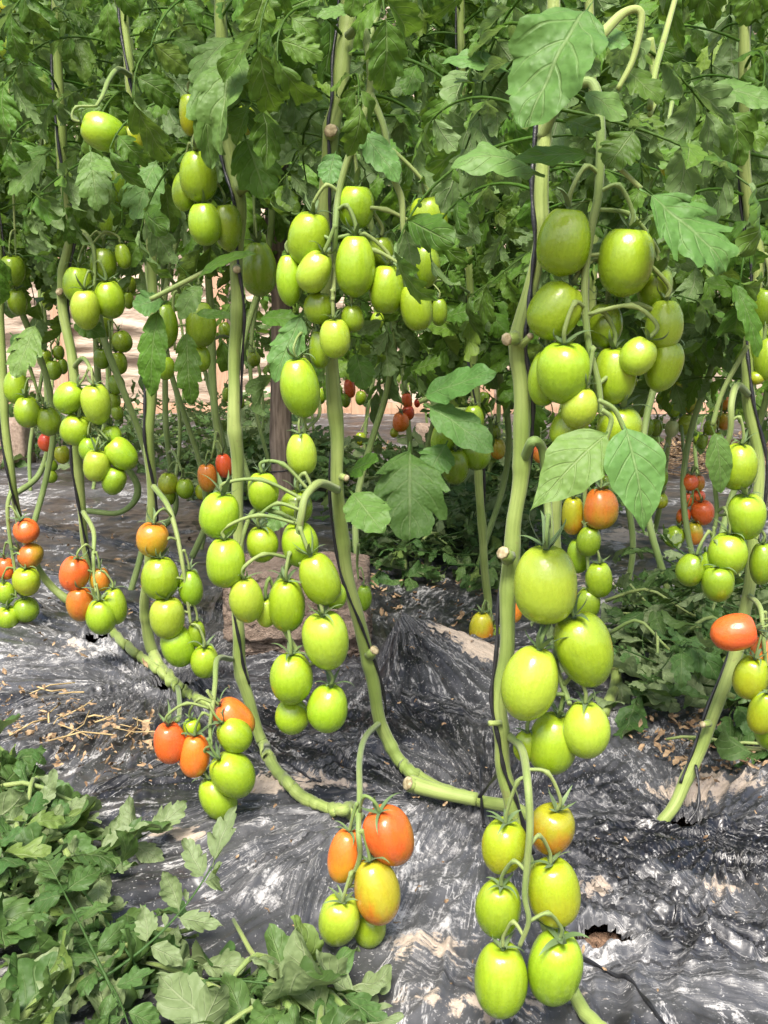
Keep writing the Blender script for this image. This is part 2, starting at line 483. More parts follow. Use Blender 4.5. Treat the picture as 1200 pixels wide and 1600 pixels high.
def film_fields(x, y, full=False):
    """height, dust, sand of the plastic film at (x, y), and how near each hole is: all vectorised"""
    wx = x + 0.07 * fbm(x * 3, y * 3, 3, 5)
    wy = y + 0.07 * fbm(x * 3, y * 3, 3, 9)
    # folds that run out of each planting hole, blended by nearness
    cs = [(C1.x, C1.y, 1.0, 21), (C2.x, C2.y, 0.55, 22), (C4.x, C4.y, 0.8, 23), (PEAK[0], PEAK[1], 0.55, 24)]
    ws, hs, fs = [], [], []
    for cx, cy, s, sd in cs:
        dx, dy = wx - cx, wy - cy
        r = np.sqrt(dx * dx + dy * dy) + 1e-4
        ca, sa = dx / r, dy / r
        w = s / (r + 0.05) ** 2.2
        n1 = perlin(ca * 5 + 40 + r * 0.9, sa * 5 + sd * 3.1 - r * 0.7, sd)
        n2 = perlin(ca * 15 + 11 + r * 1.8, sa * 15 + sd * 1.7 + r * 1.2, sd + 3)
        n3 = perlin(ca * 42 + r * 4, sa * 42 - r * 3, sd + 6)
        ridge, ridge2, ridge3 = 1 - np.abs(n1) * 2.0, 1 - np.abs(n2) * 2.0, 1 - np.abs(n3) * 2.0
        hs.append((0.013 * ridge ** 3 * np.sign(ridge) + 0.0085 * ridge2 + 0.0022 * ridge3) * np.clip(r / 0.12, 0.25, 1))
        ws.append(w); fs.append(0.5 * ridge2 + 0.5 * ridge3)
    W = sum(ws)
    h = sum(w * q for w, q in zip(ws, hs)) / W
    fine = sum(w * q for w, q in zip(ws, fs)) / W
    a = 0.45
    u = wx * math.cos(a) + wy * math.sin(a); v = -wx * math.sin(a) + wy * math.cos(a)
    h += 0.0035 * (1 - 2 * np.abs(perlin(u * 3.0, v * 13, 61)))
    a = -0.5
    u = wx * math.cos(a) + wy * math.sin(a); v = -wx * math.sin(a) + wy * math.cos(a)
    h += 0.0040 * (1 - 2 * np.abs(perlin(u * 2.5, v * 15, 62)))
    h += 0.020 * fbm(x * 1.6, y * 1.6, 3, 31)
    h += 0.0010 * fbm(x * 45, y * 45, 2, 33)
    cu, ct, cw = np.zeros_like(x), np.zeros_like(x), np.zeros_like(x)
    for ci, (pts, hh, ww) in enumerate(CREASES):
        run = ci * 3.7
        for (ax, ay), (bx, by) in zip(pts[:-1], pts[1:]):
            ex, ey = bx - ax, by - ay
            L2 = ex * ex + ey * ey
            run += math.sqrt(L2)
            near = (np.abs(x - (ax + bx) / 2) < abs(ex) / 2 + 9 * ww) & (np.abs(y - (ay + by) / 2) < abs(ey) / 2 + 9 * ww)
            if not near.any(): continue
            xx, yy = x[near], y[near]
            t = ((xx - ax) * ex + (yy - ay) * ey) / L2
            dd = ((xx - ax) * ey - (yy - ay) * ex) / math.sqrt(L2) + 0.006 * perlin(xx * 9, yy * 9, 91)
            m_ = np.clip(np.minimum(t, 1 - t) * 8 + .5, 0, 1)
            k_ = np.where(dd > 0, 0.75, 1.3)
            h[near] += hh * .85 * m_ * np.exp(-np.abs(dd * k_ / ww) ** 1.3)
            wgt = np.exp(-(dd / (3.6 * ww)) ** 2) * np.clip(np.minimum(t, 1 - t) * 5 + .6, 0, 1)
            best = np.nonzero(near)[0][wgt > cw[near]]
            sel = wgt > cw[near]
            cu[best] = dd[sel] + ci * .37; ct[best] = run + (t[sel] - 1) * math.sqrt(L2); cw[best] = wgt[sel]
    # tent beside the blocks
    dx, dy = x - PEAK[0], y - PEAK[1]
    sx = np.where(dx < 0, 0.07, 0.30)
    sy = np.where(dy < 0, 0.30, 0.10)
    d = np.sqrt((dx / sx) ** 2 + (dy / sy) ** 2)
    th = np.arctan2(dy / sy, dx / sx)
    tent = 0.115 * np.clip(1 - d, 0, 1) ** 1.25
    tent *= 1 + (0.20 * perlin(np.cos(th) * 4 + 3, np.sin(th) * 4, 77) + 0.10 * perlin(np.cos(th) * 11 + 3, np.sin(th) * 11, 78)) * np.clip(d * 3, 0, 1)
    h += tent
    for hx, hy, r in HOLES:
        q = np.sqrt(((x - hx) / 1.6) ** 2 + (y - hy) ** 2) / r
        q = q + 0.3 * perlin(x * 40, y * 40, 3)
        h += 0.013 * np.exp(-((q - 1.3) / 0.3) ** 2) - 0.012 * np.exp(-(q / 0.9) ** 4)
    if not full:
        return h, None, None
    big = fbm(x * 2.3 + 3, y * 2.3, 4, 41)
    mid = fbm(wx * 8, wy * 8, 4, 43, 0.6)
    dust = 0.25 + 0.70 * big + 0.40 * mid + 0.12 * fine
    sand = fbm(x * 3.1 + 9, y * 3.1 + 2, 4, 53, 0.6) + 0.25 * big - 0.06
    for px, py, rx, ry, amt in ((765, 1050, .16, .13, 1.3), (680, 1500, .08, .04, .75), (1100, 1240, .16, .07, .8), (60, 1045, .22, .16, .6), (410, 1240, .12, .05, 1.0),
                                (285, 1325, .05, .025, 1.0), (930, 1405, .03, .02, .9), (1050, 850, .5, .22, .6), (1150, 1390, .07, .03, 1.0), (960, 905, .3, .15, .5), (720, 1590, .15, .04, .8)):
        g = on_ground(px, py)
        q = ((x - g.x) / rx) ** 2 + ((y - g.y) / ry) ** 2
        sand = sand + amt * np.exp(-q)
        dust = dust + 0.25 * amt * np.exp(-q)
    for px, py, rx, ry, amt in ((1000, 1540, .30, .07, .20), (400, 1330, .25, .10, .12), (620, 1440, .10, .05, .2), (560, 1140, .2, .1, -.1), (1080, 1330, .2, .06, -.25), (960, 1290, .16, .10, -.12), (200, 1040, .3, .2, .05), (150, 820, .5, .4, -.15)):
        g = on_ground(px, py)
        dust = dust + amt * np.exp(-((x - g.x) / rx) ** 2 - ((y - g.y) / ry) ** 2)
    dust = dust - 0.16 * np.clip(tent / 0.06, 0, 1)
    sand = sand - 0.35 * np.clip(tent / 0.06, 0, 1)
    wn_ = [w / W for w in ws]
    return h, dust, sand, wn_, (cu, ct, cw)


def film_h(x, y):
    return float(film_fields(np.array([x]), np.array([y]))[0][0])


def make_ground():
    M = Mat('mulch_film')
    pos = M.n('ShaderNodeNewGeometry').outputs['Position']
    da = M.n('ShaderNodeAttribute', attribute_name='dust').outputs['Fac']
    sa = M.n('ShaderNodeAttribute', attribute_name='sand').outputs['Fac']
    wt = M.n('ShaderNodeTexNoise'); M.l(pos, wt.inputs['Vector']); wt.inputs['Scale'].default_value = 3.5; wt.inputs['Detail'].default_value = 2
    wv = M.n('ShaderNodeVectorMath', operation='MULTIPLY_ADD')
    M.l(wt.outputs['Color'], wv.inputs[0]); wv.inputs[1].default_value = (0.09, 0.09, 0); M.l(pos, wv.inputs[2])
    streak = soft = None
    for kk, (cx, cy) in enumerate(((C1.x, C1.y), (C2.x, C2.y), (C4.x, C4.y), PEAK)):
        w = M.n('ShaderNodeAttribute', attribute_name='near_%d' % kk).outputs['Fac']
        sub = M.n('ShaderNodeVectorMath', operation='SUBTRACT'); M.l(wv.outputs[0], sub.inputs[0]); sub.inputs[1].default_value = (cx + .045, cy + .045, 0)
        fl = M.n('ShaderNodeVectorMath', operation='MULTIPLY'); M.l(sub.outputs[0], fl.inputs[0]); fl.inputs[1].default_value = (1, 1, 0)
        ln = M.n('ShaderNodeVectorMath', operation='LENGTH'); M.l(fl.outputs[0], ln.inputs[0])
        nr = M.n('ShaderNodeVectorMath', operation='NORMALIZE'); M.l(fl.outputs[0], nr.inputs[0])
        cb = M.n('ShaderNodeCombineXYZ'); M.l(M.math('MULTIPLY', ln.outputs['Value'], 0.42), cb.inputs[2])
        ad = M.n('ShaderNodeVectorMath', operation='ADD'); M.l(nr.outputs[0], ad.inputs[0]); M.l(cb.outputs[0], ad.inputs[1])
        q = M.math('MULTIPLY', M.noise(ad.outputs[0], 13, 6, 0.64), w)
        streak = q if streak is None else M.math('ADD', streak, q)
        q = M.math('MULTIPLY', M.noise(ad.outputs[0], 11, 2, 0.45), w)
        soft = q if soft is None else M.math('ADD', soft, q)
    at_ = lambda q: M.n('ShaderNodeAttribute', attribute_name=q).outputs['Fac']
    cv = M.n('ShaderNodeCombineXYZ')
    n0 = M.noise(pos, 9, 3)
    M.l(M.math('MULTIPLY', M.math('ADD', at_('crease_u'), M.math('MULTIPLY', n0, 0.006)), 190.0), cv.inputs[0])
    M.l(M.math('MULTIPLY', at_('crease_t'), 7.0), cv.inputs[1])
    cn = M.noise(cv.outputs[0], 1.0, 5, 0.62)
    cw = M.ramp(at_('crease_w'), 0.05, 0.75)
    cs_ = M.noise(cv.outputs[0], 0.33, 2, 0.4)
    streak = M.math('ADD', M.math('MULTIPLY', streak, M.math('SUBTRACT', 1.0, cw)), M.math('MULTIPLY', cn, cw))
    soft = M.math('ADD', M.math('MULTIPLY', soft, M.math('SUBTRACT', 1.0, cw)), M.math('MULTIPLY', cs_, cw))
    n1 = M.noise(pos, 260, 4, 0.75)
    n2 = M.noise(pos, 48, 5, 0.7, 0.6)
    lines = M.math('SUBTRACT', 1.0, M.ramp(M.math('ABSOLUTE', M.math('SUBTRACT', streak, 0.54)), 0.0, 0.020))
    d = M.math('ADD', da, M.math('ADD', M.math('MULTIPLY', M.math('SUBTRACT', streak, 0.5), 1.25), M.math('MULTIPLY', M.math('SUBTRACT', n2, 0.5), 1.0)))
    d = M.math('ADD', d, M.math('MULTIPLY', M.math('SUBTRACT', n1, 0.5), 0.9))
    haze = M.ramp(M.math('ADD', da, M.math('ADD', M.math('MULTIPLY', M.math('SUBTRACT', streak, 0.5), 1.3), M.math('MULTIPLY', M.math('SUBTRACT', n2, 0.5), 0.5))), -0.05, 0.62)
    dw = M.math('ADD', da, M.math('ADD', M.math('MULTIPLY', M.math('SUBTRACT', streak, 0.5), 0.75), M.math('MULTIPLY', M.math('SUBTRACT', n2, 0.5), 0.85)))
    white = M.ramp(M.math('ADD', dw, M.math('MULTIPLY', M.math('SUBTRACT', n1, 0.5), 0.55)), 0.62, 0.90)
    lw = M.math('MULTIPLY', M.math('MULTIPLY', lines, M.ramp(n2, 0.36, 0.56)), M.math('ADD', 0.45, M.math('MULTIPLY', M.ramp(da, 0.0, 0.5), 0.4)))
    specks = M.math('MULTIPLY', M.ramp(M.noise(pos, 300, 2, 0.5), 0.63, 0.68), M.ramp(n2, 0.40, 0.54))
    dm = M.math('MAXIMUM', M.math('MAXIMUM', white, lw), M.math('MULTIPLY', specks, 0.6))
    sm = M.ramp(M.math('ADD', sa, M.math('ADD', M.math('MULTIPLY', M.math('SUBTRACT', n2, 0.5), 1.1), M.math('MULTIPLY', M.math('SUBTRACT', streak, 0.5), 1.2))), 0.52, 0.68)
    c = M.mix(haze, (0.007, 0.007, 0.009), (0.064, 0.065, 0.069))
    c = M.mix(M.math('MULTIPLY', dm, 0.85), c, M.mix(n2, (0.46, 0.455, 0.45), (0.58, 0.565, 0.545)))
    c = M.mix(M.math('MULTIPLY', sm, 0.9), c, M.mix(n1, (0.34, 0.26, 0.19), (0.52, 0.44, 0.35)))
    rg = M.math('ADD', M.math('ADD', 0.28, M.math('ADD', M.math('MULTIPLY', dm, 0.45), M.math('MULTIPLY', haze, 0.16))), M.math('MULTIPLY', sm, 0.35), clamp=True)
    vo = M.n('ShaderNodeTexVoronoi', feature='F1'); M.l(wv.outputs[0], vo.inputs['Vector']); vo.inputs['Scale'].default_value = 34
    vo2 = M.n('ShaderNodeTexVoronoi', feature='F1'); M.l(wv.outputs[0], vo2.inputs['Vector']); vo2.inputs['Scale'].default_value = 85
    crk = M.math('ADD', M.math('MULTIPLY', vo.outputs['Distance'], 0.55), M.math('MULTIPLY', vo2.outputs['Distance'], 0.28))
    bm = M.bump(M.math('ADD', M.math('MULTIPLY', soft, 0.9), M.math('ADD', M.math('MULTIPLY', crk, 0.08), M.math('MULTIPLY', dm, 0.10))), 0.8, 0.012)
    p = M.principled(c, rg, bm, Specular_IOR_Level=0.5)
    mat = M.done(p)
    nx, ny = 820, 860
    t = np.linspace(-1, 1, nx)
    t = np.sign(t) * (0.78 * np.abs(t) + 0.55 * np.abs(t) ** 6)
    Y = 0.40 * np.exp(np.linspace(0, math.log(11.5 / 0.40), ny))
    T, YY = np.meshgrid(t, Y)
    X = T * (YY * 0.62 + 0.35)
    h, dust, sand, near, crease = film_fields(X.ravel(), YY.ravel(), True)
    verts = np.stack([X.ravel(), YY.ravel(), h], axis=1)
    i = np.arange(nx * ny).reshape(ny, nx)
    faces = np.stack([i[:-1, :-1], i[:-1, 1:], i[1:, 1:], i[1:, :-1]], axis=-1).reshape(-1, 4)
    fc = verts[faces].mean(axis=1)
    keep = np.ones(len(faces), bool)
    for hx, hy, r in HOLES:
        q = np.sqrt(((fc[:, 0] - hx) / 1.6) ** 2 + (fc[:, 1] - hy) ** 2) / r + 0.3 * perlin(fc[:, 0] * 40, fc[:, 1] * 40, 3)
        keep &= q > 0.85
    faces = faces[keep]
    me = bpy.data.meshes.new('mulch_film')
    me.vertices.add(len(verts)); me.vertices.foreach_set('co', verts.astype(np.float32).ravel())
    me.loops.add(len(faces) * 4); me.loops.foreach_set('vertex_index', faces.astype(np.int32).ravel())
    me.polygons.add(len(faces))
    me.polygons.foreach_set('loop_start', np.arange(0, len(faces) * 4, 4, dtype=np.int32))
    me.polygons.foreach_set('use_smooth', np.ones(len(faces), dtype=bool))
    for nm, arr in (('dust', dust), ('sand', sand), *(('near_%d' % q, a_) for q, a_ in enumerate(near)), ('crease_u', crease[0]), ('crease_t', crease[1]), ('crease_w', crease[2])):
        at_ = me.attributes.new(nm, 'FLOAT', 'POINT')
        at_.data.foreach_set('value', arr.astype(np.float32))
    me.materials.append(mat)
    me.update(calc_edges=True)
    o = link('ground_film', me)
    tag(o, 'wrinkled black plastic mulch film dusted white over the soil', kind='structure')
    # the soil below, to the horizon
    g = MB()
    n = 60
    xs = np.linspace(-1, 1, n); V = []
    for b in xs:
        for a in xs:
            x = math.copysign(abs(a) ** 3 * 150 + abs(a) * 3, a); y = math.copysign(abs(b) ** 3 * 150 + abs(b) * 3, b) + 2
            V.append((x, y, -0.055 + 0.012 * math.sin(x * 5) * math.cos(y * 6)))
    g.add(V, [(j * n + k, j * n + k + 1, (j + 1) * n + k + 1, (j + 1) * n + k) for j in range(n - 1) for k in range(n - 1)])
    tag(g.build('ground', MAT_SOIL), 'bare brown soil under the plastic film', kind='structure')
    # crumbly soil seen in the tears
    for hx, hy, r in HOLES:
        m = MB(); NA, NRR = 44, 9
        ph = hx * 50
        V = []
        for j in range(NRR):
            for k in range(NA):
                a = 2 * math.pi * k / NA
                q = r * (1.0 + 0.30 * math.sin(a * 2 + ph) + 0.16 * math.sin(a * 5 + ph * 2) + 0.10 * math.sin(a * 11 + ph)) * (j + .3) / (NRR - .7) * 1.5
                V.append((hx + 1.5 * q * math.cos(a), hy + 0.85 * q * math.sin(a)))
        hh = film_fields(np.array([v[0] for v in V]), np.array([v[1] for v in V]))[0]
        zc = film_h(hx, hy)
        V = [(v[0], v[1], zc - .012 + NR.uniform(-1, 1) * .0042) for n_, (v, z) in enumerate(zip(V, hh))]
        Fc = [(j * NA + k, j * NA + (k + 1) % NA, (j + 1) * NA + (k + 1) % NA, (j + 1) * NA + k) for j in range(NRR - 1) for k in range(NA)] + [tuple(range(NA))]
        m.add(V, Fc)
        tag(m.build('soil_patch', MAT_SOIL, smooth=False), 'crumbly brown soil showing through a tear in the film', kind='structure')


make_ground()


# ------------------------------------------------------------------ plastic end wall, posts, blocks
def box(mb, cx, cy, cz, sx, sy, sz, seg=1, jit=0.0, seed=0):
    """a box with rounded, slightly uneven edges, from a subdivided grid on each face"""
    r = random.Random(seed)
    n = seg
    idx, V, Fc = {}, [], []

    def vert(i, j, k):
        key = (i, j, k)
        if key not in idx:
            p = [(i / n - .5) * sx, (j / n - .5) * sy, (k / n - .5) * sz]
            edge = sum(1 for q in key if q in (0, n))
            if edge >= 2 and n > 1:
                e = min(sx, sy, sz) * 0.035 * (edge - 1)
                p = [q - math.copysign(e, q) if kk in (0, n) else q for q, kk in zip(p, key)]
            p = [q + r.uniform(-jit, jit) for q in p]
            idx[key] = len(V)
            V.append((cx + p[0], cy + p[1], cz + p[2]))
        return idx[key]
    for a in range(n):
        for b in range(n):
            Fc.append((vert(a, b, 0), vert(a, b + 1, 0), vert(a + 1, b + 1, 0), vert(a + 1, b, 0)))
            Fc.append((vert(a, b, n), vert(a + 1, b, n), vert(a + 1, b + 1, n), vert(a, b + 1, n)))
            Fc.append((vert(a, 0, b), vert(a + 1, 0, b), vert(a + 1, 0, b + 1), vert(a, 0, b + 1)))
            Fc.append((vert(a, n, b), vert(a, n, b + 1), vert(a + 1, n, b + 1), vert(a + 1, n, b)))
            Fc.append((vert(0, a, b), vert(0, a, b + 1), vert(0, a + 1, b + 1), vert(0, a + 1, b)))
            Fc.append((vert(n, a, b), vert(n, a + 1, b), vert(n, a + 1, b + 1), vert(n, a, b + 1)))
    mb.add(V, Fc)


WALL_Y = 8.6


def make_wall():
    root = thing('plastic_wall', (0, WALL_Y, 0), 'beige plastic sheet wall with sagging folds on a timber frame behind the plants', 'wall')
    M = Mat('beige_sheet')
    pos = M.n('ShaderNodeNewGeometry').outputs['Position']
    st = M.noise(M.mapping(pos, (1.2, 1, 7)), 1.5, 4, 0.6)
    c = M.mix(M.ramp(st, 0.3, 0.7), (0.30, 0.225, 0.165), (0.39, 0.305, 0.23))
    c = M.mix(M.math('MULTIPLY', M.ramp(M.noise(pos, 4, 4, 0.7), 0.55, 0.75), 0.35), c, (0.36, 0.26, 0.19))
    p = M.principled(c, 0.5, M.bump(M.noise(M.mapping(pos, (1, 1, 4)), 9, 4), 0.5, 0.03), Specular_IOR_Level=0.35)
    mat = M.done(p)
    nx, nz = 300, 130
    xs = np.linspace(-7, 7, nx); zs = np.linspace(-0.02, 3.5, nz)
    X, Z = np.meshgrid(xs, zs)
    sag = Z + 0.10 * np.cos(X * math.pi / 0.85) * 0.5 + 0.06 * fbm(X * 1.2, Z * 1.2, 3, 4)
    dep = 0.05 * (1 - 2 * np.abs(perlin(X * 0.7, sag * 5.5, 8))) + 0.022 * (1 - 2 * np.abs(perlin(X * 1.6, sag * 13, 9))) + 0.02 * fbm(X * 2, Z * 2, 3, 10)
    V = np.stack([X.ravel(), (WALL_Y - dep).ravel(), Z.ravel()], axis=1)
    i = np.arange(nx * nz).reshape(nz, nx)
    Fc = np.stack([i[:-1, :-1], i[:-1, 1:], i[1:, 1:], i[1:, :-1]], axis=-1).reshape(-1, 4)
    m = MB(); m.add([tuple(v) for v in V], [tuple(f) for f in Fc])
    m.build('sheet', mat, root)
    for px in (-160, 95, 345, 560, 762, 1010, 1260):
        x = at(px, 560, WALL_Y - 0.14).x
        m = MB(); box(m, x, WALL_Y - 0.14, 1.75, 0.13, 0.06, 3.5, 2, 0.003, px)
        m.build('frame_post', MAT_PLANK, root, False)
    for z in (0.06, 2.9):
        m = MB(); box(m, 0, WALL_Y - 0.095, z, 13.8, 0.03, 0.10, 2, 0.002, int(z * 10))
        m.build('frame_rail', MAT_PLANK, root, False)


make_wall()


def wooden_post(px, py, width_px, Y, label, h=2.6, lean=0.0):
    b = at(px, py, Y)
    w = width_px * camdist(px, py, Y) / F
    root = thing('wooden_post', (b.x, Y, -0.02), label, 'post', 'wooden posts among the rows')
    m = MB()
    P, R = [], []
    for k in range(14):
        t = k / 13
        P.append((b.x + lean * t * h + 0.006 * math.sin(k * 2.1), Y + 0.006 * math.cos(k * 1.7), -0.03 + t * h)); R.append(w / 2 * (1.0 + 0.07 * math.sin(k * 1.3)))
    tube(m, P, R, 9)
    m.build('shaft', MAT_WOOD, root)
    m = MB()
    zs = b.z
    pts = [(b.x + w * .56 * math.cos(q), Y + w * .56 * math.sin(q), zs + 0.004 * q - .1) for q in np.linspace(0, 14, 60)]
    tube(m, pts, 0.0025, 5)
    m.build('wire_binding', MAT_STRING, root)


wooden_post(441, 690, 34, 2.75, 'grey weathered wooden post standing behind the long hanging green tomatoes')
wooden_post(702, 560, 13, 5.6, 'thin grey post standing far behind the leafy middle plant')


def blocks():
    Y = 1.92
    for k, (px0, px1, py0, py1, yy, lab) in enumerate((
            (372, 578, 1000, 1100, 0.0, 'lower brown pumice block lying on the black film under another block'),
            (352, 574, 893, 1002, -0.02, 'upper brown pumice block stacked on another beside the tent of film'))):
        a, b = at(px0, py1, Y), at(px1, py0, Y)
        z0 = a.z if k else -0.012
        if k == 0: ztop = b.z
        else: z0 = ztop + 0.001
        root = thing('stone_block', ((a.x + b.x) / 2, Y + .08, z0), lab, 'block', 'stacked brown blocks')
        m = MB(); box(m, (a.x + b.x) / 2, Y + 0.10 + yy, (z0 + b.z) / 2, b.x - a.x, 0.20, b.z - z0, 26, 0.0042, k)
        m.build('block_body', MAT_BLOCK, root)
    b = at(8, 730, 5.0)
    g = thing('stone_block', (b.x, 5.0, 0), 'small pinkish block on the ground at the far edge of the back bed', 'block')
    m = MB(); box(m, b.x, 5.05, .12, .24, .2, .26, 8, 0.004, 5); m.build('block_body', MAT_BLOCK, g)
    b = on_ground(672, 705)
    g = thing('stone_block', (b.x, b.y, 0), 'pinkish stone lying on the film behind the middle plant', 'block')
    m = MB(); box(m, b.x, b.y, .06, .17, .2, .20, 8, 0.008, 6); m.build('block_body', MAT_BLOCK, g)


blocks()


# ------------------------------------------------------------------ leaves
def leaflet_geo(L, W, rnd, nu=22, nv=6, teeth=5, depth=0.28, fold=0.25, curl=0.6, twist=0.0, ripple=0.10, pet=0.12, width_peak=0.42, edge=0.0):
    """one leaflet along +X, base at the origin, upper side +Z; returns verts, faces, uvs"""
    V, U = [], []
    ph = [rnd.uniform(0, 6.28) for _ in range(6)]
    tone = rnd.randrange(8)
    # the midrib: arc bending down by curl radians in all
    c0 = rnd.uniform(0.6, 1.5)
    pts, dirs = [], []
    x = z = 0.0
    for i in range(nu + 1):
        u = i / nu
        a = -curl * u ** c0 + 0.10 * math.sin(u * 7 + ph[0])
        dirs.append(a); pts.append((x, z))
        x += math.cos(a) * L / nu; z += math.sin(a) * L / nu
    for i in range(nu + 1):
        u = i / nu
        if u < pet:
            w = W * 0.02
        else:
            s = (u - pet) / (1 - pet)
            pa = 0.55; pb = max(.85, pa * (1 - width_peak) / width_peak)
            pk = pa / (pa + pb)
            env = (s ** pa) * (1 - s) ** pb / ((pk ** pa) * (1 - pk) ** pb)
            env = min(1, env)
            w = W * 0.5 * env
        for j in range(nv + 1):
            v = (j / nv) * 2 - 1
            sgn = 1 if v >= 0 else -1
            av = abs(v)
            s = max(0, (u - pet) / (1 - pet))
            saw = ((s ** 0.9 * teeth + (0.3 if sgn > 0 else 0.0) + 0.10 * math.sin(s * 5 + ph[0])) % 1.0)
            prof = (saw / 0.8) ** 0.6 if saw < 0.8 else (1 - saw) / 0.2
            tooth = 1 - depth * (1 - prof) * min(1, s * 5) * (1 if s < 0.9 else 0.4)
            tooth += 0.03 * math.sin(s * teeth * 15 + ph[1] * sgn)
            ww = w * (1 + (tooth - 1) * av ** 1.3)
            y = v * ww
            fwd = av ** 2 * ww * (0.22 + 0.9 * depth * saw)     # lobes point to the tip
            zz = abs(y) * (fold + edge * av) + ripple * W * av * math.sin(u * 11 + ph[2 if sgn > 0 else 3]) * 0.5 + ripple * W * 0.10 * math.sin(u * 19 + v * 4 + ph[4])
            zz += 0.035 * W * math.sin(s * teeth * 6.28 + ph[5]) * av
            tw = twist * (u - .2)
            y2 = y * math.cos(tw) - zz * math.sin(tw); z2 = y * math.sin(tw) + zz * math.cos(tw)
            a = dirs[i]
            px, pz = pts[i]
            V.append((px + math.cos(a) * fwd - math.sin(a) * z2, y2, pz + math.sin(a) * fwd + math.cos(a) * z2))
            U.append((u * .998 + tone, 0.5 + 0.5 * v))
    Fc = []
    n = nv + 1
    for i in range(nu):
        for j in range(nv):
            Fc.append((i * n + j, (i + 1) * n + j, (i + 1) * n + j + 1, i * n + j + 1))
    return V, Fc, U


def xform(V, M):
    return [tuple(M @ Vector(v)) for v in V]


def compound_leaf(name, seed, mat, L=0.24, droop=1.0, flat=False, nu=20, nv=6, pairs=3, size=1.0):
    """a tomato leaf: a rachis with a terminal leaflet, pairs of lobed leaflets and small ones between"""
    r = random.Random(seed)
    mb = MB()
    n = 14
    P, A, YW = [], [], []
    x = z = y = 0.0
    a0 = r.uniform(0.1, 0.5) if not flat else r.uniform(-.1, .15)
    side = r.uniform(-.5, .5)
    for i in range(n + 1):
        t = i / n
        a = a0 - droop * t ** 1.2
        yw = side * t
        P.append(Vector((x, y, z))); A.append(a); YW.append(yw)
        x += math.cos(a) * math.cos(yw) * L / n; z += math.sin(a) * L / n; y += math.cos(a) * math.sin(yw) * L / n
    spots = [(1.0, 0, 0.105)]
    for k in range(pairs):
        t = 0.38 + 0.5 * k / max(1, pairs - 1) if pairs > 1 else 0.6
        for s in (-1, 1):
            spots.append((t + r.uniform(-.03, .03), s, (0.062 + 0.024 * k / max(1, pairs - 1)) * r.uniform(0.85, 1.15)))
    for k in range(2):
        spots.append((0.5 + 0.22 * k + r.uniform(-.04, .04), r.choice((-1, 1)), 0.024))
    tube(mb, P, [0.0021 - 0.0011 * i / n for i in range(n + 1)], 5, False)
    for t, s, ln in spots:
        ln *= size * L / 0.24
        f = min(t, 0.9999) * n
        i = int(f)
        p = P[i].lerp(P[min(i + 1, n)], f - i)
        a, yw = A[i], YW[i]
        W = ln * r.uniform(0.42, 0.66)
        cu = r.uniform(0.2, 2.0) if not flat else r.uniform(-0.7, 1.6)
        V, Fc, U = leaflet_geo(ln, W, r, nu if ln > 0.04 else 8, nv if ln > 0.04 else 4, r.choice((3, 3, 4, 5)), r.uniform(.22, .58), r.uniform(-0.25, 0.45), cu,
                               r.uniform(-.9, .9), r.uniform(.08, .22), 0.10, r.uniform(.30, .44), r.uniform(-.7, .5))
        ang = s * r.uniform(0.85, 1.35) + (r.uniform(-.25, .25) if s == 0 else 0)
        dr = r.uniform(0.1, 0.75) if not flat else r.uniform(-.35, .4)
        M = Matrix.Translation(p) @ Matrix.Rotation(yw, 4, 'Z') @ Matrix.Rotation(-a, 4, 'Y') @ Matrix.Rotation(ang, 4, 'Z') @ Matrix.Rotation(dr, 4, 'Y') @ Matrix.Rotation(r.uniform(-.4, .4), 4, 'X')
        mb.add(xform(V, M), Fc, U)
    return mb.mesh(name, mat)


LEAVES = [compound_leaf('leaf', 100 + i, MAT_LEAF, RNG.uniform(.15, .21), RNG.uniform(0.5, 2.1), False, 26, 6, RNG.choice((2, 3, 3))) for i in range(20)]
LEAVES_FAR = [compound_leaf('leaf', 200 + i, MAT_LEAF_FAR, RNG.uniform(.18, .25), RNG.uniform(0.5, 2.0), False, 16, 4, RNG.choice((2, 3, 3))) for i in range(14)]
LEAVES_WILT = [compound_leaf('leaf', 300 + i, MAT_WILT, 0.17, RNG.uniform(-0.1, 0.4), True, 22, 6) for i in range(12)]


def single_mesh(seed, mat, L, W, **kw):
    r = random.Random(seed)
    mb = MB()
    V, Fc, U = leaflet_geo(L, W, r, 30, 8, **kw)
    mb.add(V, Fc, U)
    tube(mb, [(-0.02 * 1.0, 0, 0.004), (0, 0, 0), (L * 0.12, 0, -0.0008)], [0.0016, 0.0014, 0.001], 5, False)
    return mb.mesh('leaf', mat)


WILT_SINGLE = [single_mesh(400 + i, MAT_WILT, 1.0, RNG.uniform(.40, .64), teeth=RNG.choice((3, 3, 4, 5)), depth=RNG.uniform(.06, .34), fold=RNG.uniform(-.5, .65), curl=RNG.uniform(-.9, 2.0),
                           twist=RNG.uniform(-1.3, 1.3), ripple=RNG.uniform(.14, .30), edge=RNG.uniform(-.6, .5)) for i in range(12)]
# (the petiole in single_mesh is scaled with the leaf: unit-length meshes are used at 0.05 to 0.1)


def leaf_part(plant, data, loc, yaw, pitch=0.0, roll=0.0, s=1.0):
    o = link('leaf', data, plant)
    o.rotation_euler = Euler((roll, pitch, yaw), 'XYZ')
    o.location = loc
    o.scale = (s, s, s)
    return o


